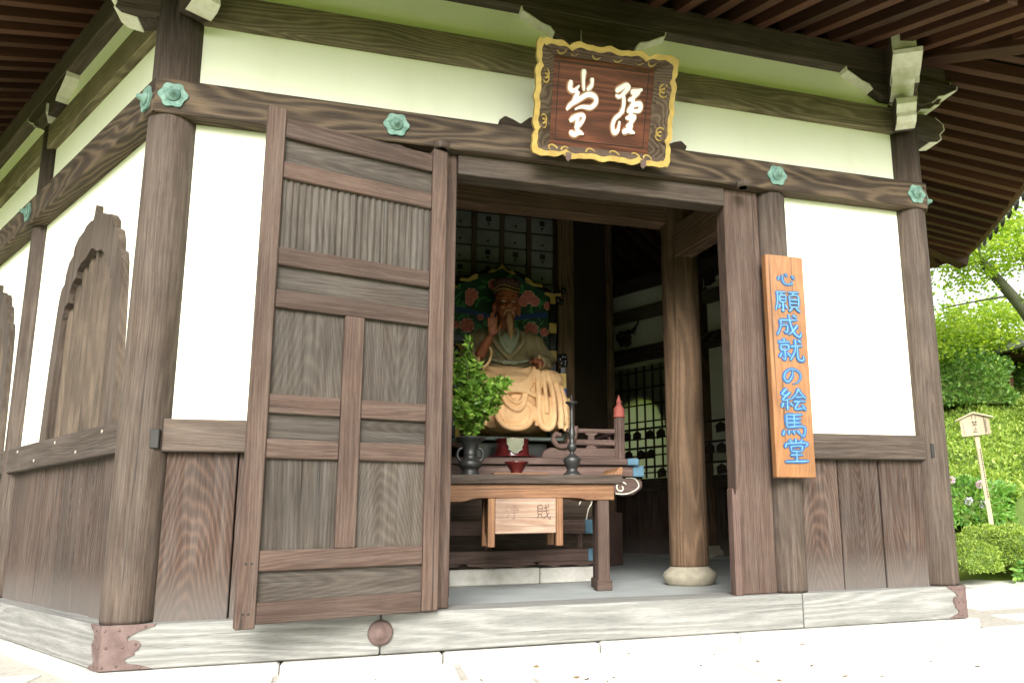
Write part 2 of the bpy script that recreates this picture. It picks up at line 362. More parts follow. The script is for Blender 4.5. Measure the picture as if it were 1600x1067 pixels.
# paving of irregular flat stones round the front and the sides
pave = MB(); pave.add([(-4.2,-2.87,GZ-.012),(7.2,-2.87,GZ-.012),(7.2,3.2,GZ-.012),(-4.2,3.2,GZ-.012)], [(0,1,2,3)])
pave_o = tag(pave.build('pavement', JOINT), kind='structure')
def paving():
    k = 0; y = -2.85
    while y < 1.6:
        h = random.uniform(.34, .52) if y > -2.2 else .6; x = -3.6+random.uniform(-.3, .3)
        while x < 6.9:
            l = random.uniform(.55, 1.05); x1 = x+l
            inside = (y+h > -.20 and -.15 < x1 and x < 5.1) or (y > -.2 and (-.545*(y)/.839-.35 < x1 and x < 5.2+max(0, y)*.58))
            if not inside:
                g = .006; jit = lambda: random.uniform(-.018, .018)
                z = GZ+random.uniform(-.003, .003)
                c = [(x+g+jit(), y+g+jit()), ((x+x1)/2, y+g+jit()), (x1-g+jit(), y+g+jit()), (x1-g+jit(), y+h-g+jit()), ((x+x1)/2, y+h-g+jit()), (x+g+jit(), y+h-g+jit())]
                MB().prism(c, 'z', z-.02, z).build('paving_stone', PAVE, pave_o, bevel=.005); k += 1
            x = x1
        y += h
paving()

# ------------------------------------------------------------------ the hall
V = [Vector(p) for p in ((0,0), (4.927,0), (6.487,2.702), (4.187,6.686), (.2,6.686), (-2.683,4.132))]
CEN = Vector((2.4, 3.35))
hall = empty('sutra_hall', (2.4, 3.35, -.21), 'six-sided wooden temple hall with white plaster walls, dark pillars and deep eaves', 'temple hall')
FM = []; LEN = []; MT = []
for i in range(6):
    a, b = V[i], V[(i+1)%6]; d = (b-a).normalized(); y = Vector((-d.y, d.x))
    M = Matrix(((d.x, y.x, 0, a.x), (d.y, y.y, 0, a.y), (0, 0, 1, 0), (0, 0, 0, 1))); FM.append(M); LEN.append((b-a).length)
def turn(i):
    d0 = (V[i]-V[i-1]).normalized(); d1 = (V[(i+1)%6]-V[i]).normalized(); return math.acos(max(-1, min(1, d0.dot(d1))))
for i in range(6): MT.append((math.tan(turn(i)/2), math.tan(turn((i+1)%6)/2)))
W = LEN[0]; H = 2.7
DS, DB, RC = .140, .138, .128
VM = [None]*6
def onwall(i, x, y): return FM[i] @ Vector((x, y, 0))

def rokuyo(parent, M, x, z, y, s=1.0):
    # six-lobed copper nail cover with a domed centre
    mb = MB(); pts = []
    for k in range(36):
        a = 2*math.pi*k/36+.25; r = .070*s*(1+.09*math.cos(6*a)); pts.append((x+r*math.cos(a), z+r*math.sin(a)))
    mb.prism(pts, 'y', y-.012, y-.001)
    mb.lathe((x, y-.012, z), [(.040*s,0),(.036*s,-.010),(.020*s,-.014),(.016*s,-.030),(.010*s,-.042),(0.0,-.046)], 16, ax='y')
    for k in range(6):
        a = 2*math.pi*k/6+.25+math.pi/6; mb.lathe((x+.047*s*math.cos(a), y-.012, z+.047*s*math.sin(a)), [(.0045*s,0),(.003*s,-.004),(0,-.005)], 6, ax='y')
    return mb.build('nail_cover', VERD, parent, M)

def pillar(p, z0, z1, r, mat, base=False, name='pillar', rot=0):
    prof = [(r*.985, z0), (r, z0+.02), (r, (z0+z1)*.5), (r*.965, z1)]
    M = Matrix.Translation((p[0], p[1], 0)) @ Matrix.Rotation(rot, 4, 'Z')
    o = MB().lathe((0,0,0), prof, 40).build(name, mat, hall, M)
    if base:
        MB().lathe((0,0,0), [(.17,-.05),(.20,-.02),(.215,.03),(.205,.055),(.165,.085),(.150,.105),(.148,.125)], 36).build('stone_base', TAPER_STONE, o, M)
    return o
pmat = wood('weathered_pillar_timber', 'z', (.075,.052,.042), (.235,.170,.135), ring=52, fig=.24, pale=(.40,.35,.30), pale_amt=.20, stretch=.12, var=.2, tint=.68)
corner = []
for i in range(6):
    top = 3.56
    corner.append(pillar(V[i], .002 if i < 2 or i == 5 else -.04, top, RC, pmat, rot=random.uniform(0, 6)))
# key-wedge caps on the corner pillars (square iron plugs at rail height)
for (i, x) in ((0, .07), (0, W-.045)):
    M = FM[0]
    MB().box(x-.022, x+.022, -RC+.008, -RC+.06, .865, .965).build('iron_plug', BLACKIRON, corner[0 if x < 1 else 1], M, bevel=.004)
door_pillars = [1.206, 3.751]
for x in door_pillars: pillar((x, 0), .002, H-.002, RC*.93, pmat, rot=random.uniform(0, 6))
WX = 'x'
for i in range(6):
    M, L, (mL, mR) = FM[i], LEN[i], MT[i]
    vis = i in (0, 5, 1, 2)
    # ground sill (front: three lengths with open joints)
    if i == 0: seg = [(0, 1.213, mL, 0), (1.219, 3.762, 0, 0), (3.768, L, 0, mR)]
    else: seg = [(0, L, mL, mR)]
    for a, b, ml, mr in seg: MB().beam(a, b, -DS, DS, -.209, 0, ml, mr).build('ground_sill', W_['sillx'], hall, M, bevel=.006)
    # head beam
    hb = MB().beam(0, L, -DB, DB, H, H+.204, mL, mR).build('head_beam', W_['beamx'], hall, M, bevel=.007)
    zc = H+.102
    if i == 0:
        for x in (0.0+.02, 1.206, 3.751, L-.02): rokuyo(hb, M, x, zc, -DB)
    if i == 5:
        for x in (L-.02, L-2.35): rokuyo(hb, M, x, zc, -DB)
    if i == 1: rokuyo(hb, M, .03, zc, -DB)
    # upper beam
    MB().beam(0, L, -.088, .088, 3.315, 3.508, mL, mR).build('upper_beam', W_['upperx'], hall, M, bevel=.006)
    # wall-plate purlin carrying the rafters
    pu = MB().beam(0, L, -.118, .06, 3.762, 3.962, mL, mR).build('purlin', W_['brownx'], hall, M, bevel=.006)
    # plaster strips above the head beam
    for z0, z1 in ((H+.2, 3.32), (3.503, 3.768)): MB().box(.06, L-.06, -.035, .035, z0, z1).build('plaster_panel', PLASTER, hall, M)

def kato(cx, z0, inner=False):
    if not inner: half = [(.68,1.0),(.66,1.3),(.635,1.6),(.605,1.85),(.585,1.97),(.555,2.04),(.50,2.065),(.492,2.13),(.45,2.20),(.375,2.235),(.365,2.285),(.30,2.335),(.20,2.355),(.16,2.382),(.08,2.392),(.032,2.385),(.013,2.42),(0,2.48)]
    else: half = [(.55,1.0),(.53,1.3),(.505,1.6),(.475,1.82),(.44,1.895),(.38,1.915),(.372,1.98),(.325,2.04),(.265,2.06),(.255,2.10),(.185,2.14),(.10,2.15),(.05,2.175),(0,2.195)]
    L = [(cx-x, z) for x, z in half]; Rr = [(cx+x, z) for x, z in half[:-1]][::-1]
    return L+Rr
def kato_window(i, cx, slats=True, lattice=False):
    M = FM[i]; out_, inn = kato(cx, 1.022), kato(cx, 1.022, True)
    o = link('window', holed(out_, inn, -.075, .05, 'window_frame'), W_['brownz'], hall, M)
    if slats:
        zs = sorted([(abs(p[0]-cx), p[1]) for p in inn]); n = 9
        for k in range(n):
            dx = -.5+(k+.5)*1.0/n; ztop = np.interp(abs(dx), [q[0] for q in zs], [q[1] for q in zs])+.06
            x0 = cx+dx*1.06-.050; mb = MB()
            # moulded slat: shallow ridge section
            sec = [(x0+.004,0.03),(x0+.010,-.018),(x0+.034,-.042),(x0+.070,-.042),(x0+.094,-.018),(x0+.100,.03)]
            mb.prism(sec, 'z', 1.0, ztop); s = mb.build('slat', W_['slatz'], o, M)
            for zz in (1.12, 1.55, 1.95):
                if zz < ztop-.1:
                    zz += random.uniform(-.05, .05); MB().box(x0+.043, x0+.059, -.0255, -.02, zz, zz+.045).build('slot', BLACKLAC, s, M) if False else None
    if lattice:
        for k in range(9):
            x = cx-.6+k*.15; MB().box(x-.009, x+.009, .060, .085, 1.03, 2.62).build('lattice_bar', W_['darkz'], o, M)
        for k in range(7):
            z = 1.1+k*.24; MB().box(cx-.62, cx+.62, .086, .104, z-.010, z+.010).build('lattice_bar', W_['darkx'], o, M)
    if lattice: MB().box(cx-.63, cx+.63, .054, .057, 1.03, 2.63).build('paper_pane', SHOJI, o, M)
    return o
def bay(i, x0, x1, planks, window=None, lattice=False, rail=True, slats=True):
    # one bay: rail, boards below it, plaster above it
    M = FM[i]
    rl = MB().box(x0, x1, -.098, .06, .852, 1.022).build('waist_rail', W_['brownx'], hall, M, bevel=.006)
    edges = planks
    for a, b in zip(edges[:-1], edges[1:]):
        g = .0035; yo = -.040+random.uniform(-.006, .006)
        hw = (b-a)/2-g; MB().box(-hw, hw, yo, .02, -.005, .855).build('plank', W_['boardz'], hall, M @ Matrix.Translation(((a+b)/2+0, 0, 0)), bevel=.004)
    if window is None: MB().box(x0, x1, -.035, .035, 1.018, H+.01).build('plaster_panel', PLASTER, hall, M)
    else:
        mid = [(window+(p[0]-window)*.93, p[1]-.03 if p[1] > 1.01 else p[1]+.03) for p in kato(window, 1.022)]
        mid = [p for p in mid]
        link('plaster_panel', holed([(x0,1.018),(x0,H+.01),(x1,H+.01),(x1,1.018)], mid, -.035, .035, 'plaster'), PLASTER, hall, M)
        kato_window(i, window, slats, lattice)
    return rl
r1 = bay(0, .10, 1.10, [.10, .458, .80, 1.10])
r2 = bay(0, 3.86, W-.10, [3.85, 4.148, 4.472, 4.825])
# pale round nail heads on rails
def nails(parent, M, pts, y):
    for x, z in pts: MB().lathe((x, y, z), [(.011,0),(.009,-.004),(0,-.006)], 10, ax='y').build('nail', plainNAIL, parent, M)
plainNAIL = plain('pale_nail_head', (.42,.36,.30), .6, .2)
L5 = LEN[5]; c5 = L5-2.35
pm = pillar(onwall(5, c5, 0), .002, 3.56, .105, pmat)
rr_ = bay(5, c5+.06, L5-.10, [c5+.06+(L5-.16-c5)/6*k for k in range(7)], window=L5-.97)
bay(5, .10, c5-.06, [.10+(c5-.16)/6*k for k in range(7)], window=c5-1.05)
nails(rr_, FM[5], [(L5-.35-.42*k, .90 if k % 2 else .985) for k in range(5)], -.098)
# other walls (two-bay back-right windows seen; the rest unseen, added for interior light)
bay(1, .1, LEN[1]-.1, [.1+(LEN[1]-.2)/8*k for k in range(9)], window=LEN[1]/2, lattice=True, slats=False)
c2 = 2.22
p2 = pillar(onwall(2, c2, 0), -.04, 3.56, .115, W_['innerz'], base=True)
bay(2, .1, c2-.08, [.1+(c2-.2)/6*k for k in range(7)], window=1.15, lattice=True, slats=False)
bay(2, c2+.08, LEN[2]-.1, [c2+.1+(LEN[2]-c2-.2)/6*k for k in range(7)], window=c2+.08+1.06, lattice=True, slats=False)
for i in (3, 4):
    Lh = LEN[i]/2; pillar(onwall(i, Lh, 0), -.04, 3.56, .115, W_['innerz'])
    for a in (0, Lh): bay(i, a+.1, a+Lh-.1, [a+.1+(Lh-.2)/6*k for k in range(7)], window=a+Lh/2, lattice=True, slats=False)

# bracket arms, bearing blocks, noses
def arm_outline(cx, half, z0, z1):
    Rp = [(half, z1), (half*.985, z1-.035), (half*.90, z1-.055), (half*.74, z1-.10), (half*.62, z1-.118), (half*.56, z1-.155), (half*.36, z0)]
    return [(cx+x, z) for x, z in Rp]+[(cx-x, z) for x, z in Rp[::-1]]
def bracket(i, cx, z0=3.61, z1=3.772, half=.50, yo=-.115, yi=.085, left=True, right=True):
    M = FM[i]; pts = arm_outline(cx, half, z0-.045, z1)
    if not left: pts = [p for p in pts if p[0] >= cx]+[(cx, z1)] if False else [(max(p[0], cx-.05), p[1]) for p in pts]
    if not right: pts = [(min(p[0], cx+.05), p[1]) for p in pts]
    q = []
    for p in pts:
        if not q or (abs(p[0]-q[-1][0])+abs(p[1]-q[-1][1])) > 1e-4: q.append(p)
    o = MB().prism(q, 'y', yo, yi).build('bracket_arm', W_['brownx'], hall, M, bevel=.003)
    # whitewashed curved undersides
    for s in (-1, 1):
        if (s < 0 and not left) or (s > 0 and not right): continue
        Rp = [(half, z1-.004), (half*.985, z1-.035), (half*.90, z1-.055), (half*.74, z1-.10), (half*.62, z1-.118), (half*.56, z1-.155)]
        a = [(cx+s*x, z) for x, z in Rp]; b = [(cx+s*(x+.006), z-.006) for x, z in Rp][::-1]
        MB().prism(a+b, 'y', yo-.003, yi).build('white_underside', WHITE, o, M)
    bl = MB(); bl.add([(cx-.105,yo-.02,3.585),(cx+.105,yo-.02,3.585),(cx+.105,yi+.02,3.585),(cx-.105,yi+.02,3.585),
                       (cx-.105,yo-.02,3.66),(cx+.105,yo-.02,3.66),(cx+.105,yi+.02,3.66),(cx-.105,yi+.02,3.66),
                       (cx-.075,yo+.01,3.512),(cx+.075,yo+.01,3.512),(cx+.075,yi-.01,3.512),(cx-.075,yi-.01,3.512)],
           [(4,5,6,7),(0,1,5,4),(1,2,6,5),(2,3,7,6),(3,0,4,7),(8,9,1,0),(9,10,2,1),(10,11,3,2),(11,8,0,3),(11,10,9,8)])
    b = bl.build('bearing_block', W_['brownx'], hall, M, bevel=.003)
    for s in (-1, 1):
        MB().add([(cx+s*.1065,yo-.018,3.587),(cx+s*.1065,yi+.018,3.587),(cx+s*.1065,yi+.018,3.658),(cx+s*.1065,yo-.018,3.658),(cx+s*.077,yo+.012,3.514),(cx+s*.077,yi-.012,3.514)],
                 [(0,1,2,3),(4,5,1,0)]).build('white_face', WHITE, b, M)
    return o
bracket(0, W/2); bracket(0, 0.02, left=True); bracket(0, W-.02)
bracket(5, c5); bracket(5, L5-.02); bracket(1, .02)
bracket(2, c2); bracket(2, LEN[2]-.02)
# centre strut behind the plaque: carved frog-leg strut on the head beam
fl = [(-.62,0),(-.64,.05),(-.60,.085),(-.55,.07),(-.50,.045),(-.44,.10),(-.36,.10),(-.30,.12),(-.2,.27),(-.10,.33),(-.10,.412)]
MB().prism([(W/2+x, H+.204+z) for x, z in fl]+[(W/2-x, H+.204+z) for x, z in fl[::-1]], 'y', -.10, -.036).build('frog_leg_strut', W_['darkx'], hall, FM[0], bevel=.006)
# noses that run past the two front corners, ends painted white
lobe = [(0,3.50),(.10,3.515),(.20,3.50),(.265,3.455),(.27,3.41),(.225,3.365),(.235,3.33),(.20,3.30),(.12,3.285),(0,3.32)]
armn = [(0,3.768),(.30,3.768),(.295,3.70),(.26,3.66),(.235,3.61),(.19,3.60),(.14,3.56),(.06,3.545),(0,3.56)]
for i, s in ((0, 1), (0, -1), (1, -1), (5, 1)):
    M, L = FM[i], LEN[i]; x0 = L+.09 if s > 0 else -.09
    for nm, pr, yy in (('beam_nose', lobe, .066), ('arm_nose', armn, .078)):
        pts = [(x0+s*x, z) for x, z in pr]
        o = MB().prism(pts, 'y', -yy, yy).build(nm, W_['brownx'], hall, M, bevel=.004)
        mid = pr[2:-1] if nm == 'beam_nose' else pr[1:-1]
        a = [(x0+s*(x+.001), z) for x, z in mid]; b = [(x0+s*(x+.007), z-.004) for x, z in mid][::-1]
        MB().prism(a+b, 'y', -yy-.002, yy+.002).build('white_end', WHITE, o, M)
    # purlin end
    o = MB().box(min(x0, x0+s*.36), max(x0, x0+s*.36), -.085, .085, 3.778, 3.945).build('purlin_nose', W_['brownx'], hall, M, bevel=.005)
    xe = x0+s*.36; MB().box(min(xe, xe+s*.006), max(xe, xe+s*.006), -.083, .083, 3.780, 3.943).build('white_end', WHITE, o, M)

# doorway: jambs, lintel, threshold fillet
MB().box(1.318, 1.575, -.065, .06, .001, H-.002).build('door_jamb', W_['doorz'], hall, FM[0], bevel=.006)
MB().box(3.375, 3.632, -.065, .06, .001, H-.002).build('door_jamb', W_['doorz'], hall, FM[0], bevel=.006)
MB().box(1.577, 3.373, -.085, .05, 2.565, H-.001).build('lintel', W_['brownx'], hall, FM[0], bevel=.006)
mb = MB().box(3.325, 3.374, -.10, -.03, .001, .60)
mb.prism([(3.325,.60),(3.374,.60),(3.374,.645),(3.360,.655),(3.345,.61),(3.332,.66),(3.325,.65)], 'y', -.10, -.03)
mb.build('broken_door_stop', W_['altarz'], hall, FM[0])
# socket rings for the door pivots under the head beam
for x in (1.47, 3.46): MB().lathe((x, -.19, H-.045), [(.045,0),(.045,.04),(.03,.042),(.03,.0)], 18).build('pivot_socket', W_['brownz'], hall, FM[0])
# round boss on the sill and iron corner straps
MB().lathe((1.216, -DS-.002, -.098), [(.066,0),(.064,-.012),(.050,-.022),(.036,-.024),(.030,-.034),(.012,-.040),(0,-.041)], 28, ax='y').build('sill_boss', IRON, hall, FM[0])
def strap(i, x0, s):
    M = FM[i]; z0, z1 = -.205, .004
    pr = [(0,z1),(.235,z1),(.23,z1-.012),(.165,z1-.032),(.135,z1-.05),(.115,z1-.06),(.12,z1-.075),(.14,z1-.070),(.165,z1-.078),(.178,z1-.095),(.168,z1-.118),(.150,z1-.130),(.155,z1-.142),(.125,z1-.152),(.112,z1-.165),(.125,z1-.182),(.17,z1-.188),(.21,z1-.2),(.235,z0),(0,z0)]
    k = .62 if i != 0 or s < 0 else 1.0
    o = MB().prism([(x0+s*x*k, z) for x, z in pr], 'y', -DS-.006, -DS+.001).build('iron_strap', IRON, hall, M)
    mb = MB()
    for x, z in ((.02,-.02),(.02,-.19),(.08,-.02),(.08,-.185),(.19,-.008),(.155,-.088),(.10,-.1),(.03,-.1),(.18,-.197),(.12,-.05)):
        mb.lathe((x0+s*x*k, -DS-.006, z), [(.007,0),(.006,-.003),(0,-.005)], 8, ax='y')
    mb.build('strap_nails', IRON, o, M)
ml, mr = MT[0]
strap(0, -DS*ml-.005, 1); strap(0, W+DS*mr+.005, -1); strap(5, L5+DS*MT[5][1]+.005, -1); strap(1, -DS*MT[1][0]-.005, 1)
# foundation stones under the sill
for i in (0, 1, 5):
    L = LEN[i]; x = -.14
    while x < L+.1:
        l = random.uniform(.75, 1.15); x1 = min(x+l, L+.16); dy = random.uniform(-.015, .02)
        mlx = MT[i][0] if x < -.1 else 0
        MB().beam(x+(.0 if not mlx else .08)+.004, x1-.004, -.180+dy*.7, -.02, -.34, -.213+random.uniform(-.004, 0)).build('foundation_stone', STONE, hall, FM[i], bevel=.012)
        x = x1
floor = MB().prism([(v.x+(CEN.x-v.x)*.01, v.y+(CEN.y-v.y)*.01) for v in V], 'z', -.30, -.04).build('floor', FLOOR); tag(floor, kind='structure')

# ------------------------------------------------------------------ roof
SL = .417; ED = 1.31; ZW = 3.978
roof_parts = []
APEX = Vector((CEN.x, CEN.y, 0))
um = MB().box(0, 1, -.5, .5, -.5, .5).mesh('rafter')
for i in range(6):
    M, L, (mL, mR) = FM[i], LEN[i], MT[i]
    ap = M.inverted() @ Vector((CEN.x, CEN.y, 0)); ax, ay = ap.x, ap.y; az = ZW+.105+ay*SL
    ze = ZW+.105-(ED+.05)*SL; e = ED+.05
    up = .10
    # boarding with slightly raised corners
    vs = []; n = 9
    for k in range(n+1):
        t = k/n; x = -e*mL+(L+e*(mL+mR))*t; z = ze+up*abs(2*t-1)**3; vs.append((x, -e, z))
    for k in range(n+1):
        t = k/n; vs.append((L*t, 0, ZW+.105))
    vs.append((ax, ay, az)); fs = [(k, k+1, n+2+k, n+1+k) for k in range(n)]+[(n+1+k, n+2+k, 2*n+2) for k in range(n)]
    mb = MB(); mb.add(vs, fs); mb.add([(v[0], v[1], v[2]+.12) for v in vs], [f[::-1] for f in fs])
    mb.add([vs[k] for k in range(n+1)]+[(vs[k][0], vs[k][1], vs[k][2]+.12) for k in range(n+1)], [(k, k+1, n+2+k, n+1+k) for k in range(n)])
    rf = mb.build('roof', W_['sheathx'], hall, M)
    if i in (3, 4): continue
    sp = .205; nr = int((L+2*ED*.6)/sp); x = -ED*mL+.10
    while x < L+ED*mR-.06:
        d0, d1 = -1.9, ED
        if x < 0: d0 = max(d0, -x/mL+.03)
        elif x < L*.5: d0 = max(d0, -x/mL*.95)
        if x > L: d0 = max(d0, (x-L)/mR+.03)
        elif x > L*.5: d0 = max(d0, -(L-x)/mR*.95)
        if i == 0 or i == 5: d0 = max(d0, -.25)
        if d1-d0 > .08:
            f = max(0, abs((x-L/2)/(L/2+ED*.58)))**3*up
            za, zb = ZW+.058-d0*SL, ZW+.058-d1*SL+f
            if d0 > 0: za += f*d0/ED
            jx, jz = random.uniform(-.010, .010), random.uniform(-.006, .004); A = Vector((x+jx, -d0, za+jz)); B = Vector((x-jx, -d1+random.uniform(-.012, .012), zb+jz)); dv = (B-A); ln = dv.length; dv.normalize(); sx = Vector((1,0,0)); up_ = sx.cross(dv)
            Mx = Matrix((dv*ln, sx*.072, up_*.088)).transposed().to_4x4(); Mx.translation = A
            link('rafter', um, W_['rafterx'], rf, M @ Mx)
        x += sp
    # eave batten and fascia
    mb = MB()
    for k in range(n):
        a, b = vs[k], vs[k+1]; mb.bar((a[0], a[1]+.02, a[2]-.005), (b[0], b[1]+.02, b[2]-.005), .05, .05)
    mb.build('eave_batten', W_['rafterx'], rf, M)
    if i in (0, 1, 5):
        # row of cover tiles and pan tiles along the eave
        nt_ = int((L+e*(mL+mR))/.24)
        for k in range(nt_):
            t = (k+.5)/nt_; x = -e*mL+(L+e*(mL+mR))*t; z = ze+up*abs(2*t-1)**3+.12
            if k == 0:
                tm = MB(); tm.tube([(0,-.15,-.03),(0,.5,.5*SL)], .062, 12); rme = tm.mesh('cover_tile')
                pm_ = MB(); sec = [(-.085,.045),(-.05,.012),(0,0),(.05,.012),(.085,.045)]
                pm_.add([(a, -.16, b-.03) for a, b in sec]+[(a, .5, b+.58*SL) for a, b in sec]+[(a, -.16, b-.075) for a, b in sec], [(q, q+1, 6+q, 5+q) for q in range(4)]+[(q, 10+q, 11+q, q+1) for q in range(4)]); pme = pm_.mesh('pan_tile')
            link('roof_tile', rme, TILE, rf, M @ Matrix.Translation((x, -e, z+.05)))
            link('roof_tile', pme, TILE, rf, M @ Matrix.Translation((x+.12, -e, z+.01)))
# hip rafters over the three visible corners
for i in (0, 1, 2):
    d0 = (V[i]-V[i-1]).normalized(); d1 = (V[(i+1)%6]-V[i]).normalized(); nb = Vector((d0.y+d1.y, -d0.x-d1.x)).normalized()
    ln = ED/math.cos(turn(i)/2)*1.02; sl = SL*math.cos(turn(i)/2)
    a = Vector((V[i].x, V[i].y, ZW+.03)); b = Vector((V[i].x+nb.x*ln, V[i].y+nb.y*ln, ZW+.03-ln*sl+.08))
    X = (b-a); l = X.length; X.normalize(); Y = Vector((0,0,1)).cross(X).normalized(); Z = X.cross(Y)
    Mx = Matrix((X, Y, Z)).transposed().to_4x4(); Mx.translation = a
    MB().box(0, l, -.07, .07, -.08, .07).build('hip_rafter', W_['rafterx'], hall, Mx, bevel=.005)

# ------------------------------------------------------------------ the open door leaf
hx, fx = Vector((1.497, -.165, 0)), Vector((.545, -.42, 0))
dd = (hx-fx); DW = dd.length; dd.normalize(); dn = Vector((dd.y, -dd.x, 0))     # dn faces the viewer
MD = Matrix(((dd.x, -dn.x, 0, fx.x), (dd.y, -dn.y, 0, fx.y), (0, 0, 1, 0), (0, 0, 0, 1)))   # local x along the leaf, -y to the front
door = MB().box(.08, .91, .012, .022, .03, 2.60).build('door', W_['panelx'], hall, MD)
door['label'] = 'panelled timber door leaf swung wide open against the wall'
for a, b, z0, z1 in ((0, .088, -.012, 2.660), (.900, .9895, .008, 2.648)):
    s = MB().box(a, b, -.030, .045, z0, z1).build('stile', W_['doorz'], door, MD, bevel=.005)
MB().lathe((.945, .008, 2.648), [(.030,0),(.030,.05),(.026,.06)], 18).build('pivot_pin', W_['tablez'], door, MD)
mb = MB()
for x in (.030, .056):
    for z in (.058, .29): mb.lathe((x, -.0302, z), [(.006,0),(.004,-.001),(0,-.0015)], 8, ax='y')
mb.build('nail_holes', BLACKIRON, door, MD)
for z0, z1 in ((2.502, 2.612), (2.272, 2.365), (1.795, 1.892), (1.568, 1.662), (.252, .350), (.006, .108)):
    MB().box(.088, .900, -.022, .040, z0, z1).build('rail', W_['doorx'], door, MD, bevel=.005)
for a, b in ((.088, .438), (.545, .900)):
    for z0, z1 in ((1.022, 1.120), (.798, .894)): MB().box(a, b, -.021, .040, z0, z1).build('rail', W_['doorx'], door, MD, bevel=.005)
MB().box(.440, .543, -.025, .040, .350, 1.568).build('muntin', W_['doorz'], door, MD, bevel=.005)
def dpanel(a, b, z0, z1, ax):
    cx, cz = (a+b)/2, (z0+z1)/2
    MB().box(a-cx, b-cx, .002+random.uniform(0, .004), .011, z0-cz, z1-cz).build('panel', W_['dpanel'+ax], door, MD @ Matrix.Translation((cx, 0, cz)), bevel=.002)
dpanel(.086, .902, 2.363, 2.504, 'x'); dpanel(.086, .902, 1.660, 1.797, 'x'); dpanel(.086, .902, .106, .254, 'x')
for a, b in ((.086, .441), (.542, .902)): dpanel(a, b, 1.118, 1.570, 'z'); dpanel(a, b, .892, 1.024, 'x'); dpanel(a, b, .348, .800, 'z')
for a, b in ((.086, .478), (.482, .902)):      # ribbed boards
    n = 12; pts = []
    for k in range(n*6+1):
        t = k/(n*6); pts.append((a+(b-a)*t, .004-.009*abs(math.sin(math.pi*t*n))))
    mb = MB(); vs = [(x, y, z) for z in (1.885, 2.277) for x, y in pts]; q = len(pts)
    mb.add(vs, [(k, k+1, q+k+1, q+k) for k in range(q-1)], True); mb.build('ribbed_panel', W_['panelz'], door, MD)
# ------------------------------------------------------------------ brush lettering
def brush(mb, strokes, place, wid, h0, step=.0004, prof='brush', skirt=.004):
    """strokes: 2D polylines in a 0..100 box; place(x, y, h) -> 3D point"""
    for si, st in enumerate(strokes):
        P = catmull([(p[0], p[1], 0) for p in st], 7); n = len(P); rows = []
        for i in range(n):
            t = i/(n-1); d = (P[min(i+1,n-1)]-P[max(i-1,0)]); d.z = 0
            if d.length < 1e-6: d = Vector((1,0,0))
            d.normalize(); nn = Vector((-d.y, d.x, 0))
            wv = wid*(.82+.30*math.sin(t*5.1+si*1.7)*.5+.25*(1-t))*(min(1, .55+t*5))*(1 if t < .8 else 1-(t-.8)*2.6)
            h = h0+step*si*.6+step*t*.5
            a, b = P[i]+nn*wv/2, P[i]-nn*wv/2
            if i == 0: a -= d*wv*.25; b -= d*wv*.25
            if i == n-1: a += d*wv*.2; b += d*wv*.2
            rows += [place(a.x, a.y, h-skirt), place(a.x, a.y, h), place(b.x, b.y, h), place(b.x, b.y, h-skirt)]
        fs = [(i*4+k, i*4+k+1, (i+1)*4+k+1, (i+1)*4+k) for i in range(n-1) for k in range(3)]+[(0,1,2,3), ((n-1)*4+3,(n-1)*4+2,(n-1)*4+1,(n-1)*4)]
        mb.add(rows, fs)
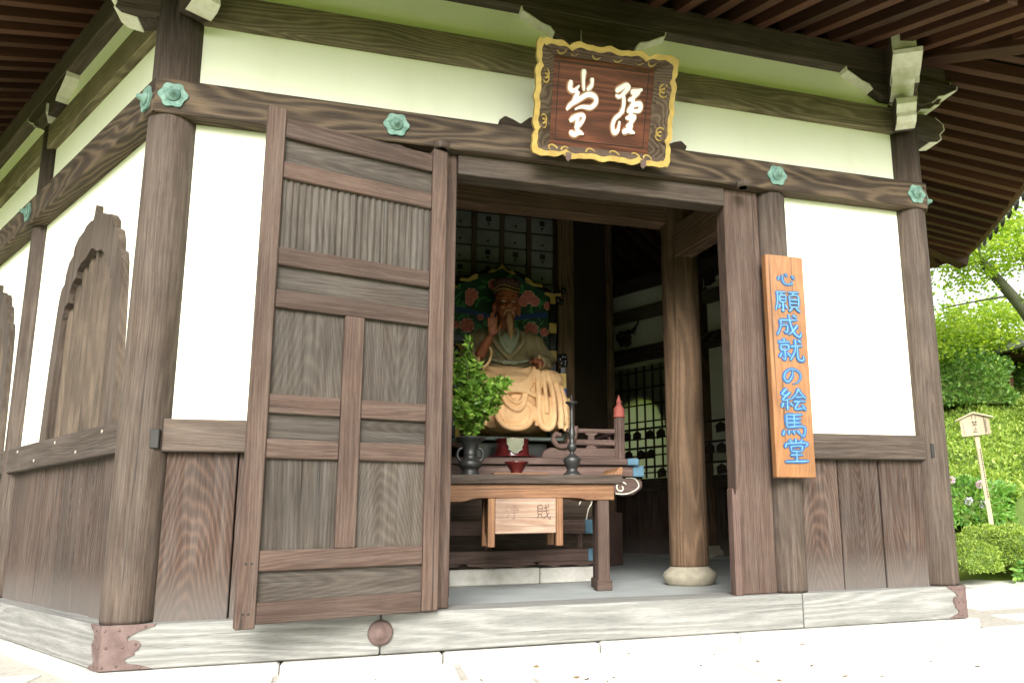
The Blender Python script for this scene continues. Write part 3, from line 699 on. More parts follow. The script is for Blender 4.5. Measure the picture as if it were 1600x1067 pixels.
KAN = {
 'kokoro': [[(18,54),(14,42),(10,34)],[(32,62),(33,34),(44,18),(66,17),(76,22),(74,36)],[(46,72),(54,56)],[(76,64),(88,44)]],
 'negai': [[(6,88),(48,91)],[(12,88),(11,50),(3,10)],[(29,86),(24,77)],[(20,74),(20,46)],[(20,74),(42,75),(42,46)],[(20,60),(41,60)],[(20,47),(41,47)],[(31,45),(31,10),(25,15)],[(20,35),(13,18)],[(40,35),(47,20)],
           [(54,90),(97,93)],[(75,90),(69,78)],[(58,76),(58,28)],[(58,76),(91,77),(91,28)],[(58,60),(90,60)],[(58,44),(90,44)],[(58,28),(90,28)],[(68,26),(53,7)],[(80,26),(97,7)]],
 'sei': [[(14,72),(86,77)],[(19,72),(17,42),(3,8)],[(19,50),(43,51),(41,22),(30,27)],[(51,98),(57,54),(71,18),(90,5),(96,26)],[(82,54),(62,26),(46,12)],[(68,96),(82,86)]],
 'ju': [[(26,98),(29,87)],[(5,82),(50,85)],[(14,70),(14,50)],[(14,70),(42,71),(42,50)],[(14,50),(42,51)],[(28,50),(28,10),(19,16)],[(16,38),(7,18)],[(38,38),(49,22)],[(52,66),(97,71)],[(70,96),(68,50),(47,7)],[(77,66),(77,22),(85,9),(98,12),(98,30)],[(82,94),(93,83)]],
 'no': [[(56,76),(50,42),(30,16),(14,34),(24,64),(52,80),(82,68),(90,40),(74,14),(52,6)]],
 'e': [[(26,96),(9,73),(31,67)],[(39,82),(9,49),(43,54)],[(26,52),(26,8)],[(12,38),(5,18)],[(38,38),(47,24)],[(72,98),(60,73),(43,55)],[(72,95),(84,73),(99,57)],[(59,62),(86,63)],[(51,44),(97,47)],[(70,44),(55,14),(91,19)],[(82,32),(95,8)]],
 'ma': [[(20,92),(20,40)],[(20,92),(82,95)],[(20,76),(75,78)],[(20,60),(75,62)],[(48,92),(48,42)],[(20,42),(84,45),(82,8),(68,14)],[(9,30),(3,8)],[(27,29),(25,12)],[(43,29),(46,14)],[(58,30),(66,16)]],
 'do': [[(50,99),(50,83)],[(26,95),(35,84)],[(76,97),(65,84)],[(14,80),(9,62)],[(14,80),(90,83),(83,66)],[(30,68),(32,48)],[(30,68),(71,70),(68,48)],[(32,49),(68,49)],[(28,34),(75,36)],[(50,48),(50,8)],[(6,7),(96,11)]],
 'jo': [[(10,88),(18,80)],[(5,62),(14,55)],[(8,12),(24,40)],[(52,96),(36,76)],[(48,88),(74,90),(60,74)],[(40,72),(80,74),(80,50),(40,48)],[(30,60),(96,63)],[(60,74),(60,12),(48,18)]],
 'zai': [[(10,88),(10,36)],[(10,88),(40,90),(40,36)],[(10,70),(40,71)],[(10,54),(40,55)],[(10,38),(40,38)],[(18,34),(6,10)],[(32,34),(44,14)],[(50,74),(92,80)],[(48,54),(94,60)],[(66,98),(72,50),(84,16),(98,6),(98,24)],[(90,46),(66,20),(48,8)],[(82,96),(92,88)]],
 'kin': [[(6,84),(46,86)],[(26,98),(26,54)],[(24,82),(6,62)],[(28,82),(46,66)],[(54,84),(96,86)],[(74,98),(74,54)],[(72,82),(54,62)],[(76,82),(97,64)],[(26,46),(76,47)],[(8,32),(92,34)],[(50,32),(50,4),(42,8)],[(30,22),(14,4)],[(68,22),(86,6)]],
 'shi': [[(54,96),(54,8)],[(54,56),(88,58)],[(26,66),(26,8)],[(4,6),(96,9)]],
}
# ------------------------------------------------------------------ long vertical sign board on the pillar
SB = empty('sign_board', (3.738, -.165, .72), 'tall orange varnished board with blue brushed characters hung on the pillar', 'sign')
tilt = Matrix.Translation((3.738, -.198, .722)) @ Matrix.Rotation(R(0.4), 4, 'Y') @ Matrix.Rotation(R(-.8), 4, 'X')
bo = MB().box(-.142, .142, 0, .055, 0, 1.488).build('board', W_['signz'], SB, tilt, bevel=.005)
BLUE = plain('blue_brushed_paint', (.019,.082,.225), .55, var=.2); LBLUE = plain('light_blue_paint', (.10,.25,.38), .55, var=.2)
for k, nm in enumerate(('kokoro','negai','sei','ju','no','e','ma','do')):
    zc = 1.330-k*.166; sc = .160 if nm not in ('no', 'kokoro') else .135
    def place(x, y, h, zc=zc, sc=sc): return ((x-50)/100*sc*1.2+.004, -h, zc+(y-50)/100*sc)
    mb = MB(); brush(mb, KAN[nm], place, 12.5 if len(KAN[nm]) > 12 else 16.5, .003); ch = mb.build('character', BLUE, SB, tilt)
    mb = MB(); brush(mb, KAN[nm], place, 5.4, .0058); mb.build('highlight', LBLUE, ch, tilt)
MB().bar((3.70,-.145,2.15), (3.70,-.12,2.15), .02, .02).build('hook', BLACKIRON, SB)
# ------------------------------------------------------------------ name plaque under the eave
PQ = empty('name_plaque', (2.45, -.16, 2.70), 'carved wooden name plaque with scalloped gold frame and white characters above the doorway', 'plaque')
b0 = Vector((2.445, -.185, 2.712)); t0 = Vector((2.490, -.445, 3.325)); zz = (t0-b0); PH = zz.length; zz.normalize(); xx = Vector((1,0,.03)).normalized(); zz = (zz-xx*zz.dot(xx)).normalized(); yy = zz.cross(xx)
MP = Matrix((xx, yy, zz)).transposed().to_4x4(); MP.translation = b0     # local: x across, -y to the front, z up the face
PW = .885
def wave(t):   # scallop profile along a side, t in 0..1, symmetric
    u = abs(t-.5)*2
    return .015*abs(math.cos(u*math.pi*2.5))**.7-.006+.004*math.cos(u*math.pi*9)-(.008 if .54 < u < .60 else 0)
outl = []; NS = 56
for k in range(NS): t = k/NS; outl.append((-PW/2+PW*t, .018-wave(t)*(1 if .03 < t < .97 else .3)-.012))
for k in range(NS): t = k/NS; outl.append((PW/2+wave(t)*.8, PH*t))
for k in range(NS): t = k/NS; outl.append((PW/2-PW*t, PH-.014+wave(t)*1.25))
for k in range(NS): t = k/NS; outl.append((-PW/2-wave(t)*.8, PH*(1-t)))
def rim(outl, off): # inward offset about the centre of the plaque
    cx, cz = 0, PH/2; o = []
    for x, z in outl: o.append((x*(1-off/(PW/2)), cz+(z-cz)*(1-off/(PH/2))))
    return o
n = len(outl); i1 = rim(outl, .032); pi_, pj = .325, .075
# inner rectangle, matched vertex by vertex to the outline
inn = []
for k in range(NS): t = k/NS; inn.append((-pi_+2*pi_*t, pj))
for k in range(NS): t = k/NS; inn.append((pi_, pj+(PH-2*pj)*t))
for k in range(NS): t = k/NS; inn.append((pi_-2*pi_*t, PH-pj))
for k in range(NS): t = k/NS; inn.append((-pi_, PH-pj-(PH-2*pj)*t))
mb = MB(); vs = [(x, -.085, z) for x, z in i1]+[(x, -.004, z) for x, z in inn]; mb.add(vs, [(k, (k+1)%n, n+(k+1)%n, n+k) for k in range(n)]); mb.build('frame', W_['plaqueframe'], PQ, MP)
mb = MB(); vs = [(x, -.090, z) for x, z in i1]+[(x, -.092, z) for x, z in outl]+[(x, -.048, z) for x, z in outl]+[(x, -.048, z) for x, z in rim(outl, .03)]
mb.add(vs, [(q*n+k, q*n+(k+1)%n, (q+1)*n+(k+1)%n, (q+1)*n+k) for q in range(3) for k in range(n)]); gr = mb.build('gilt_edge', GOLD, PQ, MP)
MB().box(-.345, .345, .0, .03, pj-.03, PH-pj+.03).build('back_board', W_['plaquex'], PQ, MP)
mb = MB()
for a, b in (((-.29,pj+.035),(.29,pj+.035)), ((.29,pj+.035),(.29,PH-pj-.03)), ((.29,PH-pj-.03),(-.29,PH-pj-.03)), ((-.29,PH-pj-.03),(-.29,pj+.035))):
    mb.bar((a[0],-.0005,a[1]), (b[0],-.0005,b[1]), .004, .004, up=(0,1,0))
mb.build('inner_line', INK, PQ, MP)
def face_y(x, z):      # height of the flared frame face at x,z
    dx = max(0, (abs(x)-pi_)/(PW/2-.016-pi_)); dz = max(0, (abs(z-PH/2)-(PH/2-pj))/(pj-.016)); return -.004-.081*min(1, max(dx, dz))
def curl(cx, cz, s, ang, flip):
    P = []
    for k in range(15):
        a = k/14*4.2; r = s*(1-.62*k/14); x = r*math.cos(a)-s; z = r*math.sin(a)*1.0
        if flip: x = -x
        c, q = math.cos(ang), math.sin(ang); X, Z = cx+x*c-z*q, cz+x*q+z*c; P.append((X, face_y(X, Z)-.008, Z))
    MB().tube(P, [.0068-.0030*k/14 for k in range(15)], 6).build('gilt_scroll', GOLD, gr, MP)
for x in (-.27, .27): curl(x-.012, .046, .034, 0, False); curl(x+.012, .040, .034, 0, True)
for x, f in ((-.10, True), (.12, False)): curl(x, .040, .040, 0, f)
for x in (-.25, .25): curl(x-.012, PH-.040, .034, math.pi, True); curl(x+.012, PH-.040, .034, math.pi, False)
for x, f in ((-.10, False), (.10, True)): curl(x, PH-.038, .040, math.pi, f)
for s in (-1, 1):
    for z in (.20, .46): curl(s*.385, z-.014, .034, s*math.pi/2, s > 0); curl(s*.385, z+.014, .034, s*math.pi/2, s < 0)
for x in (-.22, .27):  # iron cleats that carry it
    MB().prism([(x-.018,.03),(x+.018,.03),(x+.018,-.006),(x,-.024),(x-.018,-.006)], 'y', -.097, -.093).build('cleat', IRON, PQ, MP)
GLOW = plain('orange_edge_paint', (.42,.22,.11), .6, var=.1); LWHITE = plain('white_character_paint', (.80,.82,.80), .6, var=.05)
def q2uv(px, py):      # picture of the panel -> 0..1 across the panel (affine)
    u = (px-220)/(925-220); v0 = 280+(360-280)*u; v1 = 740+(805-740)*u
    return (u-.5+(py-510)*.00012, (v1-py)/(v1-v0))
CUR = {'do': [[(352,415),(345,452),(372,465),(408,440)],[(440,362),(436,415),(440,465)],[(496,405),(492,440),(462,462)],[(322,560),(350,535),(402,512),(466,486),(515,498),(522,528),(486,552),(425,548),(380,560)],[(400,470),(372,515),(340,545)],
             [(345,618),(385,598),(428,590),(440,605),(412,640),(378,655)],[(398,600),(392,640),(398,682)],[(343,676),(372,690),(405,680),(436,690)]],
       'kyo': [[(664,470),(700,455),(735,440),(762,446)],[(760,446),(722,480),(690,500),(662,492)],[(716,480),(720,540),(700,585),(660,612),(642,650),(654,684),(680,672),(692,628)],[(700,585),(720,560)],
             [(772,478),(815,474),(850,466)],[(828,474),(790,505),(752,520)],[(790,492),(780,545),(745,580)],[(770,545),(835,540),(832,572),(775,575)],[(782,545),(765,600),(735,612)],[(745,612),(800,604),(770,640),(740,655)],[(775,610),(768,680)],[(716,684),(752,676),(800,690)]]}
for nm in ('do', 'kyo'):
    def place(x, y, h):
        u, v = q2uv(x, y); return (u*2*pi_, -h, pj+v*(PH-2*pj))
    mb = MB(); brush(mb, CUR[nm], place, 41, .003, .0005); ch = mb.build('character', GLOW, PQ, MP)
    mb = MB(); brush(mb, CUR[nm], place, 25, .0085, .0005); mb.build('white_stroke', LWHITE, ch, MP)

# ------------------------------------------------------------------ inside: columns, tie beam
C1 = pillar((3.590, 1.22), .10, 4.4, .155, W_['innerz'], base=True, rot=1.0)
C2 = pillar((1.372, 1.22), .10, 4.4, .140, W_['innerz'], base=True, rot=2.0)
for c, x in ((C1, 3.72), (C2, 1.24)):
    X = Vector((x, .10, 0))-Vector((3.555 if x > 2 else 1.372, 1.22, 0)); l = X.length; X.normalize(); Y = Vector((-X.y, X.x, 0))
    Mx = Matrix((X, Y, Vector((0,0,1)))).transposed().to_4x4(); Mx.translation = (3.555 if x > 2 else 1.372, 1.22, 0)
    MB().box(.10, l, -.075, .075, 2.62, 2.90).build('tie_beam', W_['innerx'], hall, Mx, bevel=.006)
MB().bar((1.372,1.22,3.05), (3.555,1.22,3.05), .16, .24).build('tie_beam', W_['innerx'], hall, bevel=.006)
# ------------------------------------------------------------------ sutra cabinet
SC = empty('sutra_cabinet', (2.35, 4.55, -.04), 'tall dark wooden sutra cabinet with rows of paper-fronted drawers behind the statue', 'cabinet')
oct_ = []; apo = 1.45; sc_ = Vector((2.37, 4.55))
for k in range(8):
    a = R(-112.5+45*k); oct_.append((sc_.x+apo/math.cos(R(22.5))*math.cos(a), sc_.y+apo/math.cos(R(22.5))*math.sin(a)))
for x0, x1 in ((2.925, 3.10), (1.64, 1.815)): MB().box(x0, x1, 2.86, 3.03, .986, 4.6).build('front_post', W_['innerz'], SC, bevel=.008)
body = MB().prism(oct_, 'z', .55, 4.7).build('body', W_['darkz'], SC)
MB().prism([(sc_.x+(x-sc_.x)*1.08, sc_.y+(y-sc_.y)*1.08) for x, y in oct_], 'z', -.038, .55).build('plinth', W_['altarx'], SC, bevel=.01)
for k in range(8): MB().lathe((oct_[k][0], oct_[k][1], 0), [(.062,.552),(.062,4.7)], 12).build('corner_post', W_['innerz'], SC)
dr = MB().box(-.118, .118, -.035, 0, -.082, .082).mesh('drawer', .006); kn = MB().lathe((0,-.035,-.035), [(.014,0),(.012,-.012),(0,-.016)], 8, ax='y').mesh('knob'); lb = MB().box(-.028, .028, -.037, -.0352, -.005, .05).mesh('label_slip')
for f in range(3):      # front face and its two neighbours
    if f != 1: continue
    a, b = Vector((*oct_[f-1], 0)), Vector((*oct_[f], 0)); X = (b-a).normalized(); Y = Vector((-X.y, X.x, 0)); l = (b-a).length
    Mf = Matrix((X, Y, Vector((0,0,1)))).transposed().to_4x4(); Mf.translation = a
    for c in range(5): MB().box(.02+c*(l-.04)/4-.022, .02+c*(l-.04)/4+.022, -.045, .0, 1.6, 4.6).build('divider', W_['altarz'], SC, Mf)
    for c in range(4):
        for rw in range(11):
            z = 2.48+rw*.185; x = .02+(c+.5)*(l-.04)/4
            d = link('drawer', dr, PAPER, SC, Mf @ Matrix.Translation((x+random.uniform(-.004,.004), random.uniform(-.004,.01), z)))
            link('knob', kn, BLACKIRON, d, WM[d.name]); link('label_slip', lb, INK, d, WM[d.name]) if random.random() < .35 else None
# ------------------------------------------------------------------ altar platform
AL = empty('altar_platform', (2.3, 2.2, -.04), 'dark wooden altar platform with blue-tipped ledges, railing and red finial', 'altar')
AX0, AX1 = 1.20, 3.10
for a, b in ((1.1, 1.76), (1.766, 2.50), (2.506, 3.06)): MB().box(a, b, 1.80, 3.0, -.038, .088+random.uniform(-.003,.003)).build('plinth_stone', STONE, AL, bevel=.008)
MB().box(AX0+.03, AX1-.12, 1.86, 2.98, .09, .84).build('core', W_['darkx'], AL)
def ledge(y0, x1, z0, z1, tip=.10, mat='altarx'):
    o = MB().box(AX0-.1, x1-tip, y0, y0+.16, z0, z1).build('ledge', W_[mat], AL, bevel=.005)
    MB().box(x1-tip+.001, x1, y0-.002, y0+.162, z0-.001, z1+.001).build('painted_tip', BLUEP, o, bevel=.004)
    o2 = MB().box(x1-.16, x1-.002, y0+.164, 2.95, z0+.002, z1-.002).build('ledge', W_[mat.replace('x','y')], AL, bevel=.005)
ledge(1.80, 3.02, .135, .235); ledge(1.82, 3.00, .36, .475); ledge(1.66, 3.34, .93, .985); ledge(1.70, 3.40, .835, .925)
MB().box(AX0, 3.25, 1.67, 3.0, .938, .980).build('platform_top', W_['altarx'], AL)
for x in (1.55, 2.2, 2.75):   # cusped feet
    MB().prism([(x-.30,.134),(x-.28,.115),(x-.20,.108),(x-.12,.090),(x-.06,.105),(x+.06,.105),(x+.12,.090),(x+.20,.108),(x+.28,.115),(x+.30,.134)], 'y', 1.81, 1.86).build('cusped_foot', W_['altarx'], AL)
for x in (1.62, 2.08, 2.86):  # fluted short columns between the ledges
    pts = []
    for k in range(40): a = 2*math.pi*k/40; r = .055*(1+.10*math.cos(10*a)); pts.append((x+r*math.cos(a), 1.90+r*math.sin(a)))
    MB().prism(pts, 'z', .237, .358).build('fluted_strut', W_['altarz'], AL)
# white scrolls painted on the bracket end
def spiral(cx, y, cz, s, turns, start, flip=1, n=26):
    return [(cx+flip*s*(1-.8*k/n)*math.cos(start+turns*6.283*k/n), y, cz+s*(1-.8*k/n)*math.sin(start+turns*6.283*k/n)) for k in range(n+1)]
mb = MB(); mb.prism([(3.10,.82),(3.12,.70),(3.22,.67),(3.32,.68),(3.40,.74),(3.40,.80),(3.34,.83)], 'y', 1.74, 1.84); bn = mb.build('scroll_bracket', W_['altarx'], AL, bevel=.01)
MB().tube(spiral(3.20, 1.735, .74, .055, 1.1, .5)+[(3.30,1.735,.70),(3.36,1.735,.75),(3.33,1.735,.82),(3.25,1.735,.84)][:0], .007, 6).build('white_scroll', WHITE, bn)
MB().tube(catmull([(3.15,1.735,.69),(3.26,1.735,.69),(3.36,1.735,.745),(3.33,1.735,.815),(3.24,1.735,.825)], 6), .006, 6).build('white_scroll', WHITE, bn)
MB().tube(catmull([(2.86,1.855,.60),(2.90,1.855,.68),(2.97,1.855,.63),(2.94,1.855,.56),(2.92,1.855,.47)], 6)+[], .006, 6).build('white_scroll', WHITE, bn)
# railing
def post(x, y):
    pts = []
    for k in range(48): a = 2*math.pi*k/48; r = .043*(1+.07*math.cos(12*a)); pts.append((x+r*math.cos(a), y+r*math.sin(a)))
    p = MB().prism(pts, 'z', .986, 1.345).build('rail_post', W_['altarz'], AL)
    MB().lathe((x, y, 0), [(.052,1.346),(.052,1.362),(.047,1.366),(.050,1.39),(.046,1.425),(.028,1.455),(.020,1.465),(.024,1.475),(.022,1.495),(.010,1.525),(.005,1.545),(0,1.55)], 20).build('finial', REDP, p)
post(3.195, 1.74)
for z, h in ((1.225, .04), (1.125, .05)): 
    MB().bar((2.72,1.74,z), (3.155,1.74,z), .045, h).build('hand_rail', W_['altarx'], AL, bevel=.008); MB().bar((3.195,1.79,z), (3.195,2.81,z), .045, h).build('hand_rail', W_['altary'], AL, bevel=.008)
MB().prism([(2.50,.986),(2.51,1.03),(2.54,1.06),(2.58,1.075),(3.155,1.075),(3.155,.986)], 'y', 1.715, 1.765).build('rail_base', W_['altarx'], AL, bevel=.006)
for y in (2.0, 2.4): MB().box(3.17, 3.22, y-.03, y+.03, .987, 1.205).build('rail_strut', W_['altarz'], AL, bevel=.004)
MB().prism([(2.885,1.076),(2.905,1.10),(2.910,1.18),(2.88,1.198),(2.885,1.206),(2.985,1.206),(2.99,1.198),(2.96,1.18),(2.965,1.10),(2.985,1.076)], 'y', 1.722, 1.758).build('rail_strut', W_['altarx'], AL)
for s, cx in ((1, 2.70), (-1, 1.78)):   # curled rail ends
    P = catmull([(cx+s*.10,1.72,1.26),(cx+s*.085,1.71,1.17),(cx+s*.04,1.70,1.10),(cx-s*.05,1.70,1.085),(cx-s*.10,1.70,1.13),(cx-s*.085,1.70,1.185),(cx-s*.04,1.70,1.175)], 6)
    MB().tube(P, [.022]*len(P), 10).build('curled_rail_end', W_['altarx'], AL)
# dais for the throne
TH = empty('throne', (2.31, 2.5, .98), 'lacquered throne with arched back painted with pink peonies and gold fittings', 'throne')
MB().box(1.86, 2.78, 2.06, 2.75, 1.165, 1.20).build('seat_plank', GREENLAC, TH, bevel=.008)
MB().box(1.98, 2.66, 2.20, 2.70, .988, 1.164).build('seat_base', BLACKLAC, TH, bevel=.01)
BY = 2.66; arch = [(1.80,1.201),(1.80,2.70),(1.87,2.735),(2.0,2.80),(2.12,2.865),(2.21,2.885),(2.30,2.93),(2.39,2.885),(2.48,2.865),(2.60,2.80),(2.73,2.735),(2.80,2.70),(2.80,1.201)]
GRNP = plain('deep_green_painted_panel', (.012,.055,.030), .5, col2=(.006,.028,.018), scale=9)
YEL = plain('mustard_painted_panel', (.34,.235,.020), .6, col2=(.25,.17,.015), scale=4)
MB().prism(arch, 'y', BY, BY+.05).build('back_panel', GRNP, TH)
MB().box(1.84, 2.76, BY-.008, BY-.001, 1.25, 2.15).build('cloth_panel', YEL, TH)
for x in (1.785, 2.815):
    p = MB().box(x-.035, x+.035, BY-.03, BY+.07, 1.201, 2.72).build('back_post', BLACKLAC, TH, bevel=.006)
    for z in (2.30, 2.02, 1.75): MB().box(x-.037, x+.037, BY-.033, BY-.0305, z, z+.10).build('gold_fitting', GOLD, p)
    MB().prism([(x-.025,2.60),(x+.025,2.60),(x+.03,2.67),(x+.085,2.69),(x+.08,2.715),(x,2.705),(x-.08,2.715),(x-.085,2.69),(x-.03,2.67)], 'y', BY-.04, BY-.031).build('gold_fitting', GOLD, p)
top = [p for p in arch[1:-1]]; mb = MB()
for a, b in zip(top[:-1], top[1:]): mb.bar((a[0],BY+.01,a[1]+.012), (b[0],BY+.01,b[1]+.012), .10, .03, up=(0,1,0)) if False else mb.bar((a[0],BY+.01,a[1]+.015), (b[0],BY+.01,b[1]+.015), .09, .035)
tr = mb.build('top_rail', BLACKLAC, TH)
for c, pts in ((2.30, [(2.16,2.87),(2.20,2.905),(2.25,2.905),(2.30,2.965),(2.35,2.905),(2.40,2.905),(2.44,2.87),(2.39,2.872),(2.30,2.925),(2.21,2.872)]), (1.98, [(1.89,2.76),(1.90,2.79),(1.97,2.79),(2.03,2.84),(2.07,2.845),(2.06,2.80),(1.99,2.765)]), (2.62, [(2.71,2.76),(2.70,2.79),(2.63,2.79),(2.57,2.84),(2.53,2.845),(2.54,2.80),(2.61,2.765)])):
    MB().prism(pts, 'y', BY-.048, BY-.038).build('gold_fitting', GOLD, tr)
BLUEB = plain('blue_painted_band', (.018,.050,.22), .45, col2=(.010,.028,.13), scale=6)
for zb, am in ((2.43, .03), (2.155, .025)):
    pts = [(1.84+.92*k/16, zb+am*math.cos(k/16*6.283)) for k in range(17)]
    MB().prism(pts+[(x, z+.05) for x, z in pts[::-1]], 'y', BY-.016, BY-.002).build('wavy_band', BLUEB if zb > 2.3 else BLACKLAC, TH)
LG = plain('green_painted_leaf', (.060,.23,.075), .5, col2=(.02,.12,.05), scale=30); PK = plain('pink_painted_petal', (.60,.20,.19), .6, col2=(.42,.085,.09), scale=40); PK2 = plain('pale_pink_petal_edge', (.72,.42,.36), .6, var=.1)
mb = MB()
def leaf2d(mb, x, z, l, a, y):
    c, s = math.cos(a), math.sin(a); P = [(0,0),(.3,.16),(.55,.13),(.72,.17),(1,0),(.72,-.17),(.55,-.13),(.3,-.16)]
    mb.prism([(x+(u*c-v*s)*l, z+(u*s+v*c)*l) for u, v in P], 'y', y, y+.005)
for k in range(150):
    z = random.choice([random.uniform(2.50, 2.84), random.uniform(2.22, 2.42)]); x = random.uniform(1.86, 2.74)
    if z > 2.70 and abs(x-2.3) > .36-(z-2.70)*1.2: continue
    leaf2d(mb, x, z, random.uniform(.045, .095), random.uniform(0, 6.28), BY-.007-random.uniform(0, .004))
lf_ = mb.build('painted_leaves', LG, TH); lf_['kind'] = 'stuff'
for x, z, s in ((2.01,2.64,.060),(2.23,2.76,.055),(2.38,2.77,.06),(2.57,2.66,.060),(2.52,2.61,.05),(2.63,2.62,.05),(1.99,2.57,.04),(1.97,2.33,.065),(1.86,2.33,.035),(2.60,2.33,.065),(2.73,2.31,.04),(2.10,2.42,.03),(2.77,2.58,.04)):
    mb = MB()
    for ring_, n, rr_q in ((1.0, 8, .42), (.62, 6, .36), (.2, 4, .26)):
        for k in range(n):
            a = 6.283*k/n+ring_*2; c = (x+s*ring_*.7*math.cos(a), BY-.012-(1-ring_)*.010, z+s*ring_*.7*math.sin(a)); mb.ell(c, (s*rr_q, .006, s*rr_q), 8, 5)
    p = mb.build('peony', PK, TH)
    mb = MB()
    for k in range(8):
        a = 6.283*k/8+2; cx_, cz_ = x+s*.78*math.cos(a), z+s*.78*math.sin(a); mb.tube([(cx_+s*.34*math.cos(a+q), BY-.016, cz_+s*.34*math.sin(a+q)) for q in (-1.1,-.55,0,.55,1.1)], s*.06, 5)
    mb.build('petal_edges', PK2, p)
for x in (1.70, 2.88):   # dark carved knobs beside the throne back
    mb = MB()
    for k in range(14): mb.ell((x+random.uniform(-.05,.05), BY+random.uniform(-.03,.03), 2.70+random.uniform(-.06,.06)), (.028,.028,.032), 8, 6)
    mb.build('carved_knob', BLACKLAC, TH)
for s, x in ((1, 2.795), (-1, 1.80)):  # arm posts with gold and blue bands
    o = MB().box(x-.025, x+.025, 2.14, 2.20, 1.20, 1.86).build('arm_post', BLACKLAC, TH, bevel=.004)
    MB().box(x-.027, x+.027, 2.136, 2.2, 1.66, 1.80).build('gold_band', GOLD, o); MB().box(x-.028, x+.028, 2.135, 2.2, 1.57, 1.659).build('blue_band', BLUEB, o)
    MB().box(x-.06, x+.06, 2.12, 2.21, 1.53, 1.569).build('gold_band', GOLD, o)
    mb = MB()
    for k in range(10): mb.ell((x+random.uniform(-.03,.03), 2.17+random.uniform(-.02,.02), 1.93+random.uniform(-.07,.07)), (.026,.026,.034), 8, 6)
    mb.build('carved_knob', BLACKLAC, o)
# ------------------------------------------------------------------ seated statue
def remesh(name, mb, voxel, smooth=6, mat=None, parent=None, M=None):
    me = mb.mesh(name+'_src'); o = bpy.data.objects.new(name+'_src', me); COL.objects.link(o)
    r = o.modifiers.new('r', 'REMESH'); r.mode = 'VOXEL'; r.voxel_size = voxel; r.use_smooth_shade = True
    if smooth: s = o.modifiers.new('s', 'SMOOTH'); s.iterations = smooth; s.factor = .5
    dg = bpy.context.evaluated_depsgraph_get(); m2 = bpy.data.meshes.new_from_object(o.evaluated_get(dg)); m2.name = name
    bpy.data.objects.remove(o); bpy.data.meshes.remove(me); m2.materials.clear()
    return link(name, m2, mat, parent, M)
ST = empty('seated_statue', (2.31, 2.35, 1.2), 'painted wooden statue of a bearded man in peach robes, right hand raised', 'statue')
MS = Matrix.Translation((2.31, 2.35, 1.2))
SKIN = plain('red_brown_painted_skin', (.30,.095,.042), .5, col2=(.20,.058,.028), scale=9)
PEACH = plain('peach_painted_robe', (.76,.49,.25), .65, col2=(.62,.36,.17), scale=7, bump=.08)
ROBE_SHADE = plain('shade_toned_robe', (.24,.19,.095), .65, col2=(.17,.125,.065), scale=8, bump=.08)  # same robe cloth as below, its shade put into the colour
SAGE = plain('sage_painted_collar', (.25,.26,.17), .65, col2=(.17,.18,.12), scale=8)
def caps(mb, P, rads, n=10):
    mb.tube(P, rads, n)
    for p, r in zip(P, rads): mb.ell(p, (r, r, r), 10, 7)
body = MB()
body.ell((0,.055,1.285), (.118,.135,.150)); body.ell((0,-.005,1.20), (.088,.085,.085)); body.ell((0,.03,1.36), (.112,.12,.10))
body.ell((-.052,-.062,1.235), (.036,.030,.034)); body.ell((.052,-.062,1.235), (.036,.030,.034))      # cheeks
body.tube([(0,-.078,1.305),(0,-.100,1.26),(0,-.112,1.235)], [.012,.017,.022], 8); body.ell((-.018,-.09,1.228), (.014,.014,.011)); body.ell((.018,-.09,1.228), (.014,.014,.011))
body.tube([(-.085,-.050,1.322),(-.045,-.080,1.33),(-.012,-.082,1.315)], [.012,.015,.012], 8); body.tube([(.085,-.050,1.322),(.045,-.080,1.33),(.012,-.082,1.315)], [.012,.015,.012], 8)
body.tube([(-.035,-.080,1.178),(0,-.090,1.176),(.035,-.080,1.178)], [.008,.012,.008], 8); body.ell((0,-.065,1.135), (.035,.03,.03))
for s in (-1, 1): body.ell((s*.122,.045,1.25), (.016,.030,.055)); body.ell((s*.118,.03,1.20), (.014,.018,.022))
body.tube([(0,.06,1.20),(0,.07,1.05),(0,.08,.95)], [.078,.075,.10], 14)
body.ell((0,.09,.86), (.22,.14,.24)); body.ell((0,.08,.62), (.21,.17,.20))
# raised right arm (seen on the left) and open hand
caps(body, [(-.25,.08,.93),(-.31,-.02,.72),(-.265,-.16,.76),(-.205,-.235,.885)], [.075,.062,.050,.036])
body.ell((-.178,-.262,.955), (.045,.020,.052)); 
for (bx, tx, l, z) in ((-.212,-.222,.085,.985),(-.192,-.196,.112,.998),(-.172,-.170,.118,1.0),(-.150,-.142,.100,.992)):
    caps(body, [(bx,-.263,z-.01),((bx+tx)/2,-.268,z+l*.5),(tx,-.262-.012*(l < .1),z+l)], [.0115,.0105,.0085], 8)
caps(body, [(-.142,-.262,.935),(-.118,-.280,.965),(-.116,-.290,1.0)], [.013,.0115,.009], 8)
# left arm, hand resting on the knee
caps(body, [(.25,.08,.93),(.345,-.0,.72),(.29,-.17,.685),(.235,-.245,.690)], [.075,.062,.048,.034])
body.ell((.222,-.285,.690), (.044,.045,.022))
for k, (dx, l) in enumerate(((-.034,.060),(-.012,.072),(.010,.070),(.031,.056))):
    caps(body, [(.220+dx,-.315,.690),(.217+dx*1.1,-.345,.672),(.215+dx*1.1,-.350,.690-l)], [.0115,.0105,.0085], 8)
caps(body, [(.185,-.275,.690),(.160,-.300,.675),(.158,-.318,.655)], [.013,.011,.009], 8)
bd = remesh('body', body, .0062, 3, SKIN, ST, MS)
